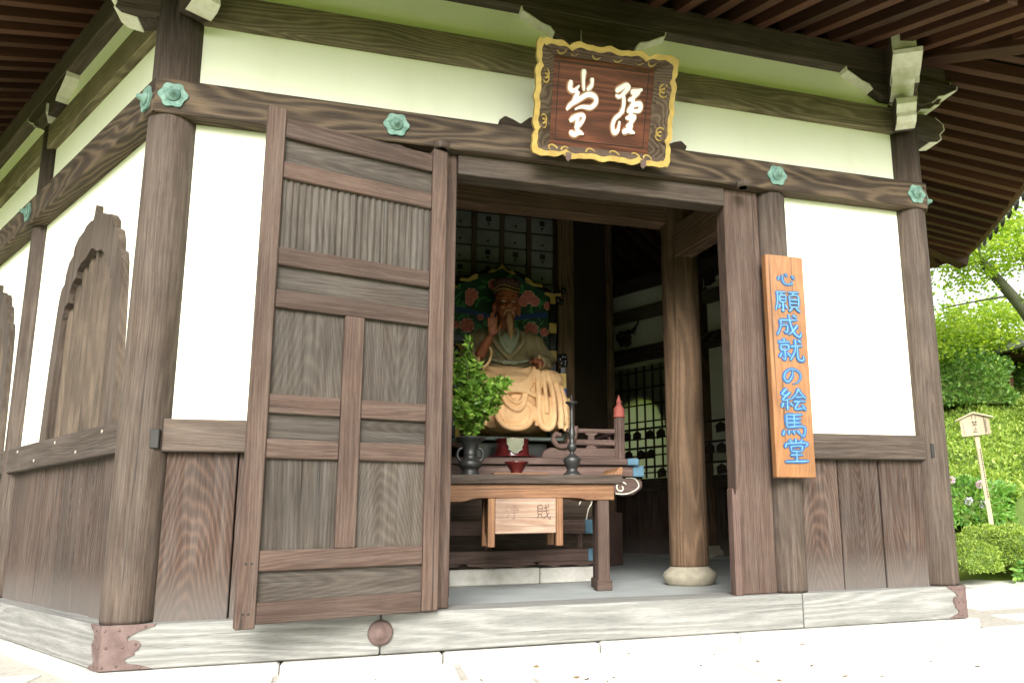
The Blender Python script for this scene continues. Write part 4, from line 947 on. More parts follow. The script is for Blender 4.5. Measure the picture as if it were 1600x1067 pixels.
# peach lower robe with falling folds
rb = MB()
rb.ell((.04,-.02,.44), (.44,.32,.20)); rb.ell((.05,-.10,.26), (.42,.22,.22)); rb.ell((-.22,-.16,.47), (.17,.18,.13)); rb.ell((.34,-.14,.52), (.17,.18,.12)); rb.ell((.06,.10,.25), (.42,.25,.23)); rb.ell((.08,-.17,.36), (.30,.16,.16))
rb.ell((.0,-.03,.58), (.30,.19,.10)); rb.ell((.44,-.08,.28), (.08,.20,.23)); rb.ell((-.30,-.08,.28), (.08,.20,.22))
def fold(P, r, k=5):
    Q = catmull(P, k); rb.tube(Q, [r*.92 for i in range(len(Q))], 8)
# central scallop
rb.ell((.03,-.315,.20), (.145,.055,.145)); rb.ell((-.09,-.30,.18),(.07,.05,.11))
fold([(-.14,-.31,.40),(-.155,-.345,.22),(-.09,-.365,.095),(.03,-.372,.062),(.13,-.365,.10),(.165,-.35,.20),(.13,-.335,.30)], .030)
fold([(-.12,-.325,.40),(-.05,-.365,.27),(.04,-.375,.225),(.10,-.35,.30),(.12,-.33,.41)], .022)
fold([(-.08,-.33,.40),(-.02,-.362,.31),(.04,-.368,.29),(.08,-.345,.34),(.10,-.335,.41)], .018)
fold([(-.16,-.30,.405),(-.03,-.335,.392),(.10,-.34,.40),(.20,-.33,.355),(.235,-.32,.32)], .020)
fold([(.13,-.345,.28),(.17,-.362,.24),(.21,-.355,.14),(.205,-.35,.09)], .024)
# doubled loop hanging from the knee
rb.ell((.285,-.335,.22), (.055,.045,.17))
fold([(.22,-.31,.60),(.225,-.345,.40),(.225,-.365,.20),(.245,-.372,.095),(.30,-.374,.062),(.35,-.366,.10),(.365,-.355,.22),(.35,-.335,.42),(.32,-.27,.60)], .030)
fold([(.27,-.32,.58),(.285,-.352,.40),(.295,-.378,.20)], .022)
# right-hand falls
fold([(.38,-.25,.56),(.42,-.305,.38),(.435,-.325,.20),(.43,-.33,.07)], .034); fold([(.43,-.20,.53),(.475,-.255,.36),(.49,-.28,.20),(.485,-.285,.055)], .034); fold([(.47,-.12,.50),(.515,-.17,.32),(.525,-.20,.18),(.515,-.21,.05)], .032)
fold([(.40,-.33,.11),(.46,-.315,.125),(.515,-.26,.09)], .022)
fold([(-.34,-.22,.40),(-.36,-.26,.24),(-.35,-.27,.08)], .034); fold([(-.25,-.28,.40),(-.26,-.325,.24),(-.25,-.33,.08)], .034)
# swags over the lap
for k in range(4): fold([(-.24,-.12-.01*k,.66-.022*k),(-.10,-.19-.012*k,.615-.022*k),(.06,-.20-.012*k,.60-.02*k),(.20,-.20,.655-.018*k)], .014)
for k in range(6): fold([(-.36+.02*k,-.17-.015*k,.56-.03*k),(-.20,-.335-.006*k,.50-.035*k),(-.02,-.355,.455-.032*k+.004*k*k),(.12,-.345,.50-.02*k),(.20,-.295,.63-.018*k)], .017)
robe = remesh('lower_robe', rb, .0070, 3, PEACH, ST, MS)
# upper part of the robe and sleeves, shade painted in as olive
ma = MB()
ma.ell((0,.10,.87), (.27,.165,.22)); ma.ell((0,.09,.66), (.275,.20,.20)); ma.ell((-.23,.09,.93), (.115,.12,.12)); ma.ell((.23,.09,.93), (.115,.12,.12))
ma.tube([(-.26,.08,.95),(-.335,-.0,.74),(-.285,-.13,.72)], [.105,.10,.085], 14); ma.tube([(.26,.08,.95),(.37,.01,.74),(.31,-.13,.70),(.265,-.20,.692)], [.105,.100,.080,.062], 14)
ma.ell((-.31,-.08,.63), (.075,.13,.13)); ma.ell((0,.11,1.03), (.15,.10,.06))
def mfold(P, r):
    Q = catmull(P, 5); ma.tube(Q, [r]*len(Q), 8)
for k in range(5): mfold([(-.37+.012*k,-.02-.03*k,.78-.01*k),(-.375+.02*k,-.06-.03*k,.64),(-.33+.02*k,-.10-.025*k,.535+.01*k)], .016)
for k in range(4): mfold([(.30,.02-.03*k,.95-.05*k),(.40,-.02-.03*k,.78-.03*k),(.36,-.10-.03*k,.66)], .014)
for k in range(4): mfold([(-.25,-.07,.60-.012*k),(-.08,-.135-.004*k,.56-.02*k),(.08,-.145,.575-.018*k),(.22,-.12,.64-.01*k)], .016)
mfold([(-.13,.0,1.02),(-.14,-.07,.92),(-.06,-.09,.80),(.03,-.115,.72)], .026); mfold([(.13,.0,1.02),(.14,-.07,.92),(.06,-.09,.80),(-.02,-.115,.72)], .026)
remesh('upper_robe', ma, .0085, 4, ROBE_SHADE, ST, MS)
cl = MB(); cl.tube(catmull([(-.085,.06,1.06),(-.10,-.01,1.02),(-.085,-.06,.95),(-.045,-.09,.86),(.01,-.105,.79)], 4), .020, 8); cl.tube(catmull([(.085,.06,1.06),(.10,-.01,1.02),(.085,-.06,.95),(.045,-.09,.86),(.0,-.105,.79)], 4), .020, 8)
cl.ell((0,-.030,.85), (.12,.07,.15)); cl.tube(catmull([(-.19,-.085,.735),(-.08,-.125,.70),(.08,-.125,.70),(.19,-.085,.735)], 4), .016, 8); cl.ell((-.035,-.15,.69),(.04,.02,.025)); cl.ell((.035,-.15,.69),(.04,.02,.025)); cl.ell((0,-.155,.69),(.018,.02,.02))
remesh('collar_and_sash', cl, .008, 3, SAGE, ST, MS)
# sleeve hems
mb = MB(); P = [(-.235+.075*math.cos(a)*.75, -.20+.055*math.sin(a), .72+.105*math.sin(a+.5)) for a in np.linspace(0, 6.283, 25)]; mb.tube(P, .013, 8); mb.build('sleeve_hem', PEACH, ST, MS); mb = MB()
P = [(.262+.012*math.cos(a), -.215+.058*math.cos(a), .692+.055*math.sin(a)) for a in np.linspace(0, 6.283, 25)]; mb.tube(P, .013, 8)
mb.build('sleeve_hem', PEACH, ST, MS)
BEARD = plain('pale_ochre_beard', (.44,.24,.12), .8, col2=(.30,.14,.07), scale=40)
mb = MB(); caps(mb, [(0,-.080,1.150),(0,-.100,1.10),(.004,-.125,1.03),(.008,-.14,.96),(.010,-.143,.915)], [.030,.036,.026,.017,.006])
caps(mb, [(0,-.100,1.198),(-.030,-.098,1.193),(-.046,-.088,1.165),(-.047,-.085,1.135)], [.010,.010,.008,.004]); caps(mb, [(0,-.100,1.198),(.030,-.098,1.193),(.046,-.088,1.165),(.047,-.085,1.135)], [.010,.010,.008,.004])
remesh('beard', mb, .005, 2, BEARD, ST, MS)
EYE = plain('inlaid_white_eye', (.70,.68,.60), .15, var=.05, spec=.6)
for s in (-1, 1):
    e = MB().ell((s*.045,-.064,1.292), (.022,.012,.0058), 14, 8).build('eye', EYE, ST, MS); MB().ell((s*.045,-.0745,1.292), (.0055,.003,.0055), 10, 6).build('pupil', INK, e, MS)
CROWN = plain('dark_purple_brown_cap', (.075,.030,.026), .5, col2=(.04,.016,.014), scale=12)
mb = MB(); mb.lathe((0,.05,0), [(.118,1.375),(.125,1.40),(.120,1.425),(.108,1.44),(.112,1.47),(.108,1.50),(.085,1.525),(.05,1.545),(0,1.55)], 24)
for k in range(9): a = math.pi*(1.0+k/8); mb.ell((.105*math.cos(a), .05+.105*math.sin(a), 1.49), (.030,.026,.040), 10, 7)
cr = mb.build('cap', CROWN, ST, MS)
for z in (1.405, 1.438): MB().tube([(.124*math.cos(a), .05+.124*math.sin(a), z+.010*math.cos(3*a)) for a in np.linspace(math.pi*.95, math.pi*2.05, 30)], .0042, 6).build('gold_band', GOLD, cr, MS)

# ------------------------------------------------------------------ offering table
TB = empty('offering_table', (2.27, 1.2, -.04), 'long narrow wooden offering table with orange apron and upcurled ends inside the doorway', 'table')
TX0, TX1, TY0, TY1 = 1.585, 2.955, .985, 1.33
mb = MB(); sec = [(TX0-.06,.83),(TX0-.075,.845),(TX0-.085,.835),(TX0-.03,.738),(TX1+.0,.738),(TX1+.035,.832),(TX1+.028,.858),(TX1+.010,.862),(TX1-.003,.848),(TX1-.05,.818),(TX1-.14,.804),(TX0+.10,.804),(TX0-.02,.812)]
mb.prism([(TX0-.03,.738),(TX1,.738),(TX1,.803),(TX0-.03,.803)], 'y', TY0-.03, TY1+.03); mb.build('table_top', W_['brownx'], TB, bevel=.005)
MB().prism([(TX1-.16,.8035),(TX1+.001,.8035),(TX1+.012,.83),(TX1+.012,.858),(TX1-.004,.866),(TX1-.022,.856),(TX1-.05,.828)], 'y', TY0-.005, TY1+.028).build('curled_end', W_['tabley'], TB, bevel=.004)
for y in (TY0, TY1-.03):
    MB().prism([(TX0-.01,.737),(TX1-.06,.737),(TX1-.06,.618),(TX1-.27,.618),(TX1-.33,.632),(TX1-.38,.636),(TX0+.30,.636),(TX0+.25,.630),(TX0+.19,.612),(TX0-.01,.612)], 'y', y, y+.03).build('apron', W_['tablex'], TB, bevel=.004)
for x in (TX0+.04, TX1-.145):
    for y in (TY0+.002, TY1-.08):
        sx_ = .055 if (y > 1.1 and x > 2) else 0; x += sx_
        l = MB().box(x-.045, x+.045, y+.002, y+.08, .02, .611 if x < 2 else .617).build('leg', W_['doorz'], TB, bevel=.006)
        MB().box(x-.058, x+.058, y-.010, y+.092, -.039, .035).build('foot', W_['doorx'], l, bevel=.006)
        x -= sx_
# offering box slung under the table
OB = empty('offering_box', (2.22, 1.1, .30), 'small plain wooden offering box with faded ink characters beneath the table apron', 'box')
pnl = MB().box(1.995, 2.438, .962, .982, .385, .634).build('front_panel', wood('worn_box_timber', 'x', (.24,.14,.10), (.50,.36,.27), tint=1.35, ring=40, fig=.35, var=.1, pale=(.6,.5,.42), pale_amt=.4), OB, bevel=.003)
for x in (1.968, 2.465):
    for y in (.955, 1.24): MB().box(x-.025, x+.025, y, y+.045, .292, .634).build('leg', W_['tablez'], OB, bevel=.004)
MB().box(1.995, 2.438, 1.25, 1.27, .385, .634).build('back_panel', W_['tablex'], OB); MB().box(1.96, 1.985, 1.002, 1.238, .385, .634).build('side_panel', W_['tabley'], OB); MB().box(2.45, 2.475, 1.002, 1.238, .385, .634).build('side_panel', W_['tabley'], OB)
for nm, cx in (('jo', 2.12), ('zai', 2.345)):
    def place(x, y, h, cx=cx): return (cx+(x-50)/100*.105, .962-h, .535+(y-50)/100*.115)
    mb = MB(); brush(mb, KAN[nm], place, 7.0, .0008, .0001, skirt=.0006); mb.build('character', plain('faded_ink', (.20,.12,.085), .8) if nm == 'jo' else plain('dull_ink', (.11,.065,.045), .8), OB)
# things on the table
ZT = .8045
def lathe_thing(name, loc, prof, mat, label, cat, n=28):
    return tag(MB().lathe((0,0,0), prof, n).build(name, mat, None, Matrix.Translation(loc)), label, cat)
VS = empty('flower_vase', (1.835, 1.15, ZT), 'dark bronze vase with ring handles holding green branches on the table', 'vase')
VMx = Matrix.Translation((1.835, 1.15, ZT)); vb = MB().lathe((0,0,0), [(.072,0),(.074,.012),(.062,.022),(.060,.045),(.068,.055),(.082,.065),(.084,.10),(.070,.112),(.050,.125),(.048,.15),(.052,.158),(.047,.166),(.050,.20),(.066,.235),(.096,.262),(.112,.275),(.112,.281),(.095,.276),(.06,.25),(.0,.24)], 32).build('body', BRONZE, VS, VMx)
for s in (-1, 1): MB().tube([(s*(.060+.035*math.sin(a)), 0, .155-.047*math.cos(a)) for a in np.linspace(-.15, 3.3, 14)], .012, 8).build('handle', BRONZE, VS, VMx)
def leafmesh(name, P, D, size, mat, parent=None, M=None, curl=.25, aspect=.5, four=False):
    """one folded leaf (two or four faces) per row of P, pointing along D"""
    n = len(P); up = rng.normal(size=(n, 3)); D = D/np.linalg.norm(D, axis=1)[:, None]
    S = np.cross(D, up); S /= np.linalg.norm(S, axis=1)[:, None]+1e-9; N_ = np.cross(S, D); sz = np.asarray(size).reshape(-1, 1)*np.ones((n, 1))
    a = P; m_ = P+D*sz*.5+N_*sz*curl*.25; t = P+D*sz; l = P+D*sz*.45+S*sz*aspect*.5+N_*sz*curl*.5; r = P+D*sz*.45-S*sz*aspect*.5+N_*sz*curl*.5
    vs = np.stack([a, l, t, r], 1).reshape(-1, 3); me = bpy.data.meshes.new(name)
    fs = np.arange(n*4).reshape(n, 4); tri = np.concatenate([fs[:, [0,1,2]], fs[:, [0,2,3]]], 1).reshape(-1, 3)
    me.vertices.add(n*4); me.vertices.foreach_set('co', vs.astype(np.float32).ravel())
    me.loops.add(n*6); me.loops.foreach_set('vertex_index', tri.astype(np.int32).ravel())
    me.polygons.add(n*2); me.polygons.foreach_set('loop_start', np.arange(0, n*6, 3, dtype=np.int32)); me.update(calc_edges=True); me.validate()
    return link(name, me, mat, parent, M)
SAK = leafmat('glossy_evergreen_leaf', [(.035,.095,.012), (.14,.27,.035), (.34,.48,.09)], .3, .25)
BR = empty('evergreen_branches', (1.835, 1.15, 1.08), 'bushy bunch of glossy green leafy branches standing in the bronze vase', 'branches')
P = []; D = []; tw = []
for k in range(54):
    a = random.uniform(0, 6.283); sp_ = random.uniform(.02, .285); hgt = random.uniform(.18, .46)+(.27 if random.random() < .22 else 0)*(1 if math.cos(a) < .5 else .2); x1, y1 = math.cos(a)*sp_*(.75 if math.cos(a) < 0 else 1.0), math.sin(a)*sp_*.8
    pts = catmull([(0,0,-.03), (x1*.25, y1*.25, hgt*.4), (x1*.8, y1*.8, hgt*.8), (x1*1.1, y1*1.1, hgt)], 6); tw.append(pts)
    for q in range(4, len(pts)):
        for _ in range(5):
            d = Vector((random.gauss(0,1), random.gauss(0,1), random.gauss(.25,.7))); P.append(tuple(pts[q]+d.normalized()*.006)); D.append(tuple(d))
    for _ in range(4): P.append(tuple(pts[-1])); D.append((random.gauss(x1*3,.6), random.gauss(y1*3,.6), random.gauss(.6,.4)))
MBR = Matrix.Translation((1.835, 1.15, 1.08))
leafmesh('leaves', np.array(P), np.array(D), rng.uniform(.042, .075, len(P)), SAK, BR, MBR, aspect=.52)
mb = MB(); [mb.tube(t, [.0042-.0025*i/len(t) for i in range(len(t))], 5) for t in tw]; mb.build('twigs', plain('green_brown_twig', (.16,.13,.06), .7), BR, MBR)
lathe_thing('candle_stand', (2.612, 1.15, ZT), [(.070,0),(.072,.012),(.058,.022),(.038,.045),(.042,.06),(.062,.10),(.068,.125),(.060,.14),(.040,.155),(.018,.17),(.016,.185),(.030,.20),(.038,.225),(.030,.245),(.018,.26),(.022,.29),(.028,.33),(.018,.36),(.013,.38),(.017,.40),(.013,.42),(.017,.44),(.013,.46),(.016,.48),(.012,.50),(.014,.535),(.032,.555),(.050,.566),(.050,.572),(.02,.570),(.006,.575),(.004,.62),(0,.63)], BRONZE, 'slender turned bronze candle stand with a drip dish on the table', 'candle stand')
lathe_thing('incense_stand', (2.20, 1.25, ZT), [(.045,0),(.050,.008),(.044,.02),(.044,.035),(.060,.065),(.085,.098),(.092,.105),(.092,.112),(.07,.112),(0,.105)], LACQ, 'flared dark red lacquer cup standing behind the tray on the table', 'cup')
tag(MB().box(1.985, 2.40, .99, 1.20, ZT, ZT+.013).build('flat_board', W_['tablex'], None, None, bevel=.003), 'thin bare wooden board lying flat along the table edge', 'board')
LS = empty('lacquer_stand', (2.285, 1.92, .986), 'round red lacquer stand with a pale cusped front panel on the altar ledge', 'stand')
MB().lathe((2.285,1.92,0), [(.160,1.00),(.150,1.02),(.140,1.10),(.142,1.150),(.150,1.16)], 32).build('drum', LACQ, LS)
MB().lathe((2.285,1.92,0), [(.185,.999),(.21,1.004),(.21,1.012),(.16,1.016)], 32).build('base_plate', LACQ, LS)
mb = MB(); PPR = plain('pale_olive_panel', (.27,.28,.19), .8)
pts = [(-.072,1.155),(.072,1.155),(.072,1.11),(.052,1.085),(.058,1.06),(.03,1.05),(.02,1.032),(-.02,1.032),(-.03,1.05),(-.058,1.06),(-.052,1.085),(-.072,1.11)]
mb.prism([(2.285+x, z) for x, z in pts], 'y', 1.765, 1.775); pp = mb.build('cusped_panel', PPR, LS)
mb = MB(); q = pts[2:]; mb.tube([(2.285+x, 1.762, z) for x, z in q], .005, 6); mb.build('panel_edge', plain('silvery_edge', (.4,.38,.33), .4, .4), LS)
for k in range(6): a = k*1.047+.3; MB().ell((2.285+.175*math.cos(a), 1.92+.175*math.sin(a), .993), (.022,.022,.0065), 8, 6).build('foot', LACQ, LS)
# carved lion-head nose on the back-right wall
LN = MB()
for k in range(22): LN.ell((random.uniform(-.10,.10), random.uniform(-.10,.0), random.uniform(-.08,.10)), (random.uniform(.03,.06),)*3, 9, 6)
for k in range(6): LN.tube(catmull([(.10,-.05,.05), (.18+.02*k,-.06,.06+.02*k), (.24+.01*k,-.05,.02+.045*k)], 4), [.02,.018,.018,.015,.015,.012,.012,.008,.004], 6)
Mln = FM[2] @ Matrix.Translation((c2+1.22, .20, H+.33)) @ Matrix.Rotation(math.pi, 4, 'Z')
LNo = LN.build('carved_beast_head', W_['darkx'], hall, Mln)
# ema rack: bars before the back-right windows with hanging votive plaques
RK = empty('votive_rack', tuple(onwall(2, 3.2, .35)), 'dark wooden rack of horizontal bars before the lattice windows', 'rack')
for z in (1.16, 1.42, 1.68): MB().box(c2-1.9, c2+1.7, .33, .36, z-.014, z+.014).build('bar', W_['darkx'], RK, FM[2])
for x in (c2-1.9, c2+.12, c2+1.7): MB().box(x-.03, x+.03, .30, .329, -.039, 1.9).build('upright', W_['darkz'], RK, FM[2])
em = MB().prism([(-.07,-.14),(.07,-.14),(.07,-.05),(0,-.01),(-.07,-.05)], 'y', -.006, .006).mesh('votive_plaque')
for z in (1.16, 1.42, 1.68):
    for x in np.arange(c2-1.8, c2+1.65, .19):
        if random.random() < .75:
            o = link('votive_plaque', em, W_['dark'+'x'], None, FM[2] @ Matrix.Translation((x+random.uniform(-.03,.03), .372+random.uniform(0,.01), z-.012)) @ Matrix.Rotation(random.uniform(-.12,.12), 4, 'Y'))
            tag(o, 'small house-shaped wooden votive plaque hung on the rack inside', 'votive plaque', 'votive plaques on the rack')
# slatted bench-like side rack in front of the right inner wall
# ------------------------------------------------------------------ garden beyond the court
AZ = leafmat('azalea_leaf', [(.12,.20,.035), (.26,.36,.065), (.46,.54,.13)], .4, .5)
HY = leafmat('hydrangea_leaf', [(.09,.21,.05), (.17,.34,.07), (.32,.48,.11)], .4, .45)
MPL = leafmat('maple_leaf', [(.13,.22,.025), (.27,.38,.040), (.46,.54,.075)], .5, .5)
DRK = leafmat('dark_evergreen_leaf', [(.055,.13,.030), (.13,.25,.055), (.25,.39,.085)], .35, .4)
UNDER = plain('shaded_twiggy_core', (.11,.17,.03), .9, scale=10, bump=.5)
BARK = wood('grey_green_mossy_bark', 'z', (.10,.11,.075), (.26,.27,.20), ring=20, fig=.2)
def blob(c, r, seed, amp=.14, nu=22, nv=14, zmin=-.35):
    mb = MB(); vs = []
    for j in range(nv+1):
        p = -math.pi/2+math.pi*j/nv
        for i in range(nu):
            t = 2*math.pi*i/nu; d = Vector((math.cos(p)*math.cos(t), math.cos(p)*math.sin(t), math.sin(p)))
            k = 1+amp*mnoise.noise(d*2.2+Vector((seed,0,0)))*2
            z = max(d.z*k, zmin); vs.append((c[0]+d.x*k*r[0], c[1]+d.y*k*r[1], c[2]+z*r[2]))
    fs = [(j*nu+i, j*nu+(i+1)%nu, (j+1)*nu+(i+1)%nu, (j+1)*nu+i) for j in range(nv) for i in range(nu)]
    mb.add(vs, fs, True); return mb
def shell_leaves(c, r, seed, n, size, amp=.14, depth=.16, zmin=-.3):
    d = rng.normal(size=(n, 3)); d /= np.linalg.norm(d, axis=1)[:, None]; d = d[d[:, 2] > zmin]
    k = np.array([1+amp*mnoise.noise(Vector(q)*2.2+Vector((seed,0,0)))*2 for q in d]); k *= 1.02-depth*rng.random(len(d))**2
    P = np.array(c)+d*k[:, None]*np.array(r); D = d+rng.normal(scale=.75, size=d.shape); return P, D, size*rng.uniform(.7, 1.25, len(d))
def bush(name, c, r, n, size, mat, label, cat, group=None, seed=0, amp=.12, core=True):
    o = empty(name, (c[0], c[1], c[2]-r[2]*.3), label, cat, group)
    if core: blob((c[0], c[1], c[2]), tuple(q*.90 for q in r), seed, amp).build('twiggy_core', UNDER, o)
    P, D, S = shell_leaves(c, r, seed, n, size, amp); leafmesh('foliage', P, D, S, mat, o); return o
bush('azalea_bush', (7.50,2.50,-.06), (.30,.30,.25), 5200, .034, AZ, 'low round clipped azalea bush at the edge of the pale court', 'bush', seed=1)
bush('azalea_bush', (8.12,2.42,.02), (.38,.38,.30), 6500, .036, AZ, 'larger round azalea bush beside a leafy sprig and a grey stone', 'bush', seed=2)
bush('azalea_bush', (8.30,3.10,.06), (.40,.36,.26), 5600, .036, AZ, 'flat-topped azalea bush directly before the hydrangea', 'bush', seed=3)
bush('azalea_bush', (7.15,3.10,.0), (.34,.34,.28), 4200, .036, AZ, 'azalea bush half hidden behind the corner pillar', 'bush', seed=4)
bush('leafy_sprig', (7.92,2.12,-.17), (.15,.13,.13), 260, .075, HY, 'small broad-leaved plant growing at the foot of the azaleas', 'plant', seed=5, core=False)
hy = bush('hydrangea', (9.62,4.66,.48), (.95,.44,.46), 3600, .105, HY, 'leafy hydrangea with pink and lilac flower heads beside the notice post', 'shrub', seed=6)
hy2 = bush('hydrangea', (8.62,4.55,.44), (.38,.36,.42), 1300, .10, HY, 'hydrangea with white flower heads next to the hall pillar', 'shrub', seed=7)
def flower(parent, p, r, mat):
    n = 70; d = rng.normal(size=(n, 3)); d /= np.linalg.norm(d, axis=1)[:, None]; P = np.array(p)+d*r*.8
    leafmesh('flower_head', P, np.cross(d, rng.normal(size=(n, 3)))+d*.3, r*.55*np.ones(n), mat, parent, aspect=.9)
FP = leafmat('pink_hydrangea_petal', [(.56,.34,.52), (.66,.44,.62), (.74,.58,.70)], .3); FL = leafmat('lilac_hydrangea_petal', [(.50,.45,.66), (.60,.56,.72), (.72,.70,.78)], .3); FW = leafmat('white_hydrangea_petal', [(.62,.66,.58), (.74,.76,.72), (.80,.80,.78)], .3)
for p, m_ in (((8.62,3.42,.90),FP),((9.02,3.32,.83),FP),((9.32,3.45,.80),FP),((9.02,3.30,.55),FL),((9.30,3.36,.58),FL),((9.42,3.42,.42),FL),((9.5,3.5,.36),FW),((8.80,3.32,.60),FL)): flower(hy, (p[0]+.42, p[1]+.98, p[2]+.06), .055, m_)
for p, m_ in (((8.18,3.38,.83),FW),((8.32,3.42,.80),FW),((8.10,3.36,.62),FW),((8.12,3.34,.45),FW),((8.16,3.36,.25),FW)): flower(hy2, (p[0]+.38, p[1]+.86, p[2]+.06), .055, m_)
# stone by the hydrangea
rk = blob((9.25,3.0,.02), (.28,.22,.20), 9, .22, 16, 10); tag(rk.build('garden_stone', LICH), 'weathered grey stone lying between azalea and hydrangea', 'stone')
# wooden notice board on a post
NP = empty('notice_post', (9.28, 4.12, .2), 'pale wooden notice board with a gabled top on a tall square post', 'sign')
vdir = Vector((9.18-1.1349, 4.0+4.443, 0)).normalized(); rx = Vector((vdir.y, -vdir.x, 0)); rx = (rx+Vector((.0,.0,0))).normalized()
MN = Matrix((rx, vdir, Vector((0,0,1)))).transposed().to_4x4() @ Matrix.Rotation(R(-3.5), 4, 'Y'); MN.translation = (9.19, 4.02, 1.70)
MB().prism([(-.185,-.15),(.185,-.15),(.185,.085),(0,.155),(-.185,.085)], 'y', -.018, .018).build('board', W_['pale'], NP, MN, bevel=.004)
for s in (-1, 1): MB().bar((s*-.004,0,.170), (s*.235,0,.082), .11, .022, up=(0,1,0)).build('gable_board', W_['pale'], NP, MN) if False else MB().prism([(0,.160),(s*.24,.072),(s*.24,.092),(0,.182)], 'y', -.05, .05).build('gable_board', W_['pale'], NP, MN)
MB().box(-.030, .030, .019, .075, -1.50, .09).build('post', W_['pale'], NP, MN, bevel=.004)
def ncol(x0, z1, n, w_, h_, mat=INK):      # a column of small strokes
    mb = MB()
    for k in range(n):
        z = z1-k*h_
        for q in range(3): mb.box(x0-w_/2+random.uniform(0,.3)*w_, x0+w_/2-random.uniform(0,.3)*w_, -.0195-q*.0002, -.0185, z-h_*(.15+.26*q), z-h_*(.05+.26*q))
        mb.box(x0-.12*w_, x0+.12*w_, -.0202, -.0186, z-h_*.85, z)
    mb.build('lettering', mat, NP, MN)
ncol(-.145, .05, 8, .016, .021, REDP); ncol(.135, .06, 7, .022, .025); ncol(-.022, .135, 5, .014, .014); ncol(.022, .135, 5, .014, .014)
for nm, zc in (('kin', .018), ('shi', -.068)):
    def place(x, y, h, zc=zc): return ((x-50)/100*.072, -.0182-h, zc+(y-50)/100*.076)
    mb = MB(); brush(mb, KAN[nm], place, 9, .0012, .0001, skirt=.001); mb.build('character', INK, NP, MN)
mb = MB()
for k in range(20): mb.box(.012, .024, .0170, .0186, -.36-k*.034, -.338-k*.034)
mb.build('post_lettering', INK, NP, MN)
# clipped azalea bank
def bank():
    n = 210000; x = rng.uniform(7.5, 21, n); y = rng.uniform(3.0, 19, n); d = (x-7.6)*.80+(y-2.2)*.60
    k = (d > 3.1) & (d < 13) ; x, y = x[k], y[k]
    def hh(a, b): return terrain_h(a, b)+.42+.22*mnoise.noise(Vector((a*.9, b*.9, 0)))+.16*mnoise.noise(Vector((a*2.6, b*2.6, 4)))
    z = np.array([hh(a, b) for a, b in zip(x, y)]); N_ = np.tile(np.array([-.45,-.4,.8]), (len(x), 1))
    o = empty('azalea_hedge', (11, 7, .8), 'broad clipped azalea hedge covering the rising bank behind the notice', 'hedge')
    leafmesh('foliage', np.stack([x, y, z+rng.uniform(-.06,.05,len(x))], 1), N_+rng.normal(scale=.7, size=N_.shape), rng.uniform(.055, .10, len(x)), AZ, o, aspect=.6)
    gx = np.linspace(7.5, 21, 70); gy = np.linspace(3.0, 19, 70); vs = []; 
    for b in gy:
        for a in gx:
            dd_ = (a-7.6)*.80+(b-2.2)*.60; vs.append((a, b, hh(a, b)-.05 if 3.1 < dd_ < 13.2 else terrain_h(a, b)-.2))
    fs = [(j*70+i, j*70+i+1, (j+1)*70+i+1, (j+1)*70+i) for j in range(69) for i in range(69)]
    mb = MB(); mb.add(vs, fs, True); mb.build('twiggy_core', UNDER, o)
bank()
def tree(name, base, limbs, sprays, n, size, mat, label, cat, group=None, flat=.22, trunk_r=.14):
    o = empty(name, base, label, cat, group); P = []; D = []
    for li, (pts, r0_, r1_) in enumerate(limbs):
        Q = catmull(pts, 8); MB().tube(Q, [r0_+(r1_-r0_)*i/(len(Q)-1) for i in range(len(Q))], 10).build('trunk' if li == 0 else 'limb', BARK, o)
    tot = sum(s[3]**2 for s in sprays)
    for (x, y, z, r) in sprays:
        k = max(30, int(n*r*r/tot)); q = rng.normal(size=(k, 3))*np.array([.55,.55,flat])*r
        q[:, 2] -= .25*(q[:, 0]**2+q[:, 1]**2)/max(r, .1); P.append(q+np.array([x, y, z])); D.append(rng.normal(size=(k, 3))*np.array([1,1,.35]))
    P = np.concatenate(P); D = np.concatenate(D); leafmesh('crown', P, D, size*rng.uniform(.7, 1.3, len(P)), mat, o, aspect=.75); return o
random.seed(21)
sp = [(11.0+random.uniform(-1.2,1.6), 5.6+random.uniform(-.9,1.1), random.uniform(5.0,6.9), random.uniform(.35,.75)) for _ in range(34)]+[(11.15,6.0,4.55,.40),(11.6,5.7,4.72,.35),(12.2,5.6,5.2,.6),(11.6,5.4,5.35,.5),(10.9,5.6,4.95,.45),(12.6,5.9,4.45,.3)]
tree('maple_tree', (14.6,6.6,1.0), [([(14.6,6.6,1.0),(14.0,6.5,2.6),(13.2,6.35,3.7),(12.67,6.21,4.2),(11.57,5.9,4.87),(10.96,5.55,5.1)], .22, .045), ([(12.9,6.27,4.0),(12.6,6.0,5.2),(12.0,5.8,6.2)], .08, .03), ([(12.3,6.1,4.42),(11.8,6.3,4.35),(11.2,6.6,4.25)], .025, .01)], sp, 15000, .075, MPL, 'tall maple with bright yellow-green leaves on a slanting mossy branch', 'tree')
sp = [(13.4+random.uniform(-1.2,2.2), 9.2+random.uniform(-1.2,1.2), random.uniform(3.9,5.1), random.uniform(.4,.8)) for _ in range(36)]
tree('maple_tree', (15.2,9.6,2.2), [([(15.2,9.6,2.2),(14.9,9.4,3.4),(14.2,9.2,4.2),(13.4,9.1,4.5)], .13, .03), ([(14.6,9.3,3.8),(13.8,8.7,4.15),(12.8,8.4,4.4)], .04, .012), ([(14.4,9.25,4.0),(13.6,9.7,4.2),(12.9,10.0,4.3)], .035, .012)], sp, 14000, .085, MPL, 'smaller feathery maple spreading low over the dark shrubs on the bank', 'tree', flat=.25)
bush('evergreen_shrub', (13.55,8.75,3.05), (1.0,.8,.95), 9000, .11, DRK, 'dark glossy evergreen shrub rising above the azalea bank', 'shrub', seed=11, amp=.2)
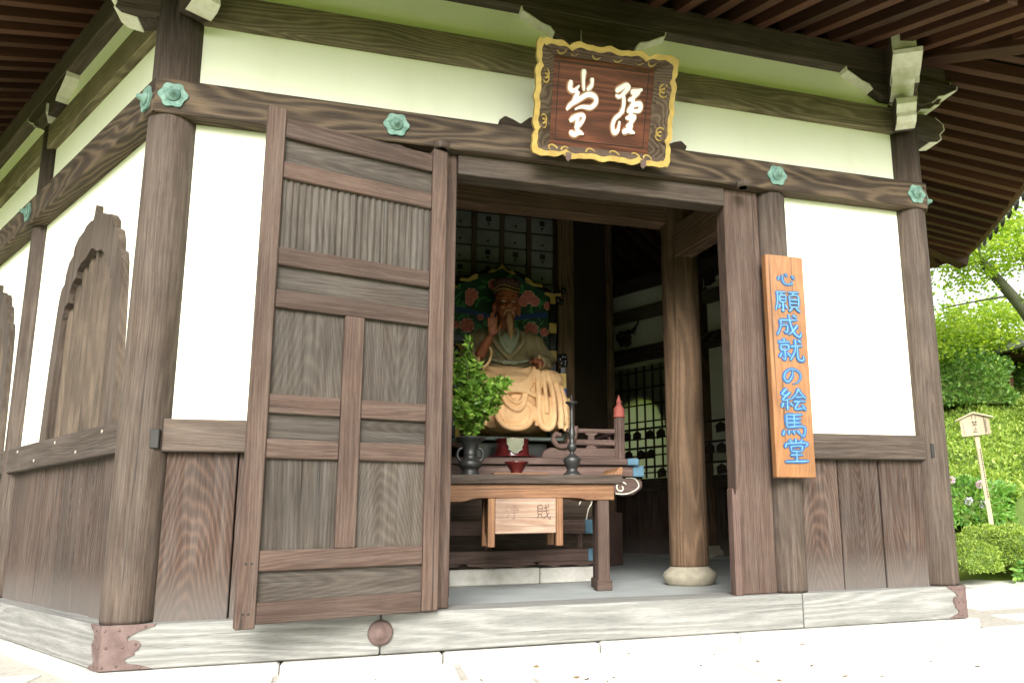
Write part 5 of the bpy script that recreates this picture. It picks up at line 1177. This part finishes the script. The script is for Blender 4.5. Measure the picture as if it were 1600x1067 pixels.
bush('evergreen_shrub', (15.6,9.1,3.2), (1.0,.9,1.0), 7000, .11, DRK, 'dark evergreen shrub below the little pavilion roof', 'shrub', seed=12, amp=.2)
random.seed(5)
for k, (x, y, z, r, lab) in enumerate(((18.5,15.5,4.6,2.6,'broad green tree standing far up the bank behind the maples'),(13.5,17.5,4.6,2.8,'broad green tree behind the hall above the hedge top'),(23.5,12.5,4.8,2.6,'far green tree at the top end of the azalea bank'),(8.5,19,2.6,2.9,'far green tree standing beyond the back of the hall'))):
    sp = [(x+random.gauss(0,r*.45), y+random.gauss(0,r*.45), z+random.gauss(0,r*.35), random.uniform(.6,1.1)) for _ in range(34)]
    tree('garden_tree', (x,y,1.0), [([(x,y,1.0),(x+.1,y,z-.6),(x,y,z+1)], .18, .05)], sp, 8000, .16, MPL if k % 2 else DRK, lab, 'tree', flat=.45)
# corner of a small roofed pavilion among the trees
PV = empty('garden_pavilion', (15.3,8.0,2.6), 'small tiled garden pavilion whose red-brown eave shows among the trees', 'pavilion')
mb = MB(); mb.add([(14.15,7.4,3.93),(16.6,7.4,3.93),(16.6,9.0,3.93),(14.15,9.0,3.93),(15.0,8.2,4.45),(15.8,8.2,4.45),(14.15,7.4,4.0),(16.6,7.4,4.0),(16.6,9.0,4.0),(14.15,9.0,4.0)], [(0,3,2,1),(6,7,5,4),(7,8,5),(8,9,4,5),(9,6,4),(0,1,7,6),(1,2,8,7),(2,3,9,8),(3,0,6,9)]); mb.build('roof', TILE, PV)
MB().box(14.35, 16.4, 7.6, 8.8, 3.78, 3.928).build('eave_beam', W_['rafterx'], PV)
for x in (14.6, 16.2):
    for y in (7.8, 8.6): MB().box(x-.06, x+.06, y-.06, y+.06, 1.6, 3.779).build('post', W_['rafterz'], PV)
# unseen trees behind the viewer, added to bounce green light at the hall
random.seed(9)
for k, (x, y, r) in enumerate(((-7.5,-13.5,3.0),(-1.5,-15,3.2),(5,-14.5,3.0),(11,-12.5,3.0))):
    sp = [(x+random.gauss(0,r*.5), y+random.gauss(0,r*.4), 2.6+random.gauss(0,r*.4), random.uniform(.7,1.3)) for _ in range(30)]
    tree('garden_tree', (x,y,-.28), [([(x,y,-.28),(x+.1,y,1.6),(x,y,4)], .18, .05)], sp, 5000, .2, MPL, ('rounded green tree', 'spreading green tree', 'loose green tree', 'bushy green tree')[k]+' added out of view for green bounce light', 'tree', flat=.5)

# ------------------------------------------------------------------ litter on the paving
n = 90; x = rng.uniform(-1.5, 6.8, n); y = rng.uniform(-1.5, -.22, n)
lt = leafmesh('fallen_leaves', np.stack([x, y, np.full(n, GZ+.006)], 1), rng.normal(size=(n, 3))*np.array([1,1,.06]), rng.uniform(.015, .05, n), plain('dry_brown_litter', (.20,.14,.07), .9, var=.3), aspect=.35)
tag(lt, 'scattered small dry leaves and twigs lying on the pale paving', 'leaves', kind='stuff')
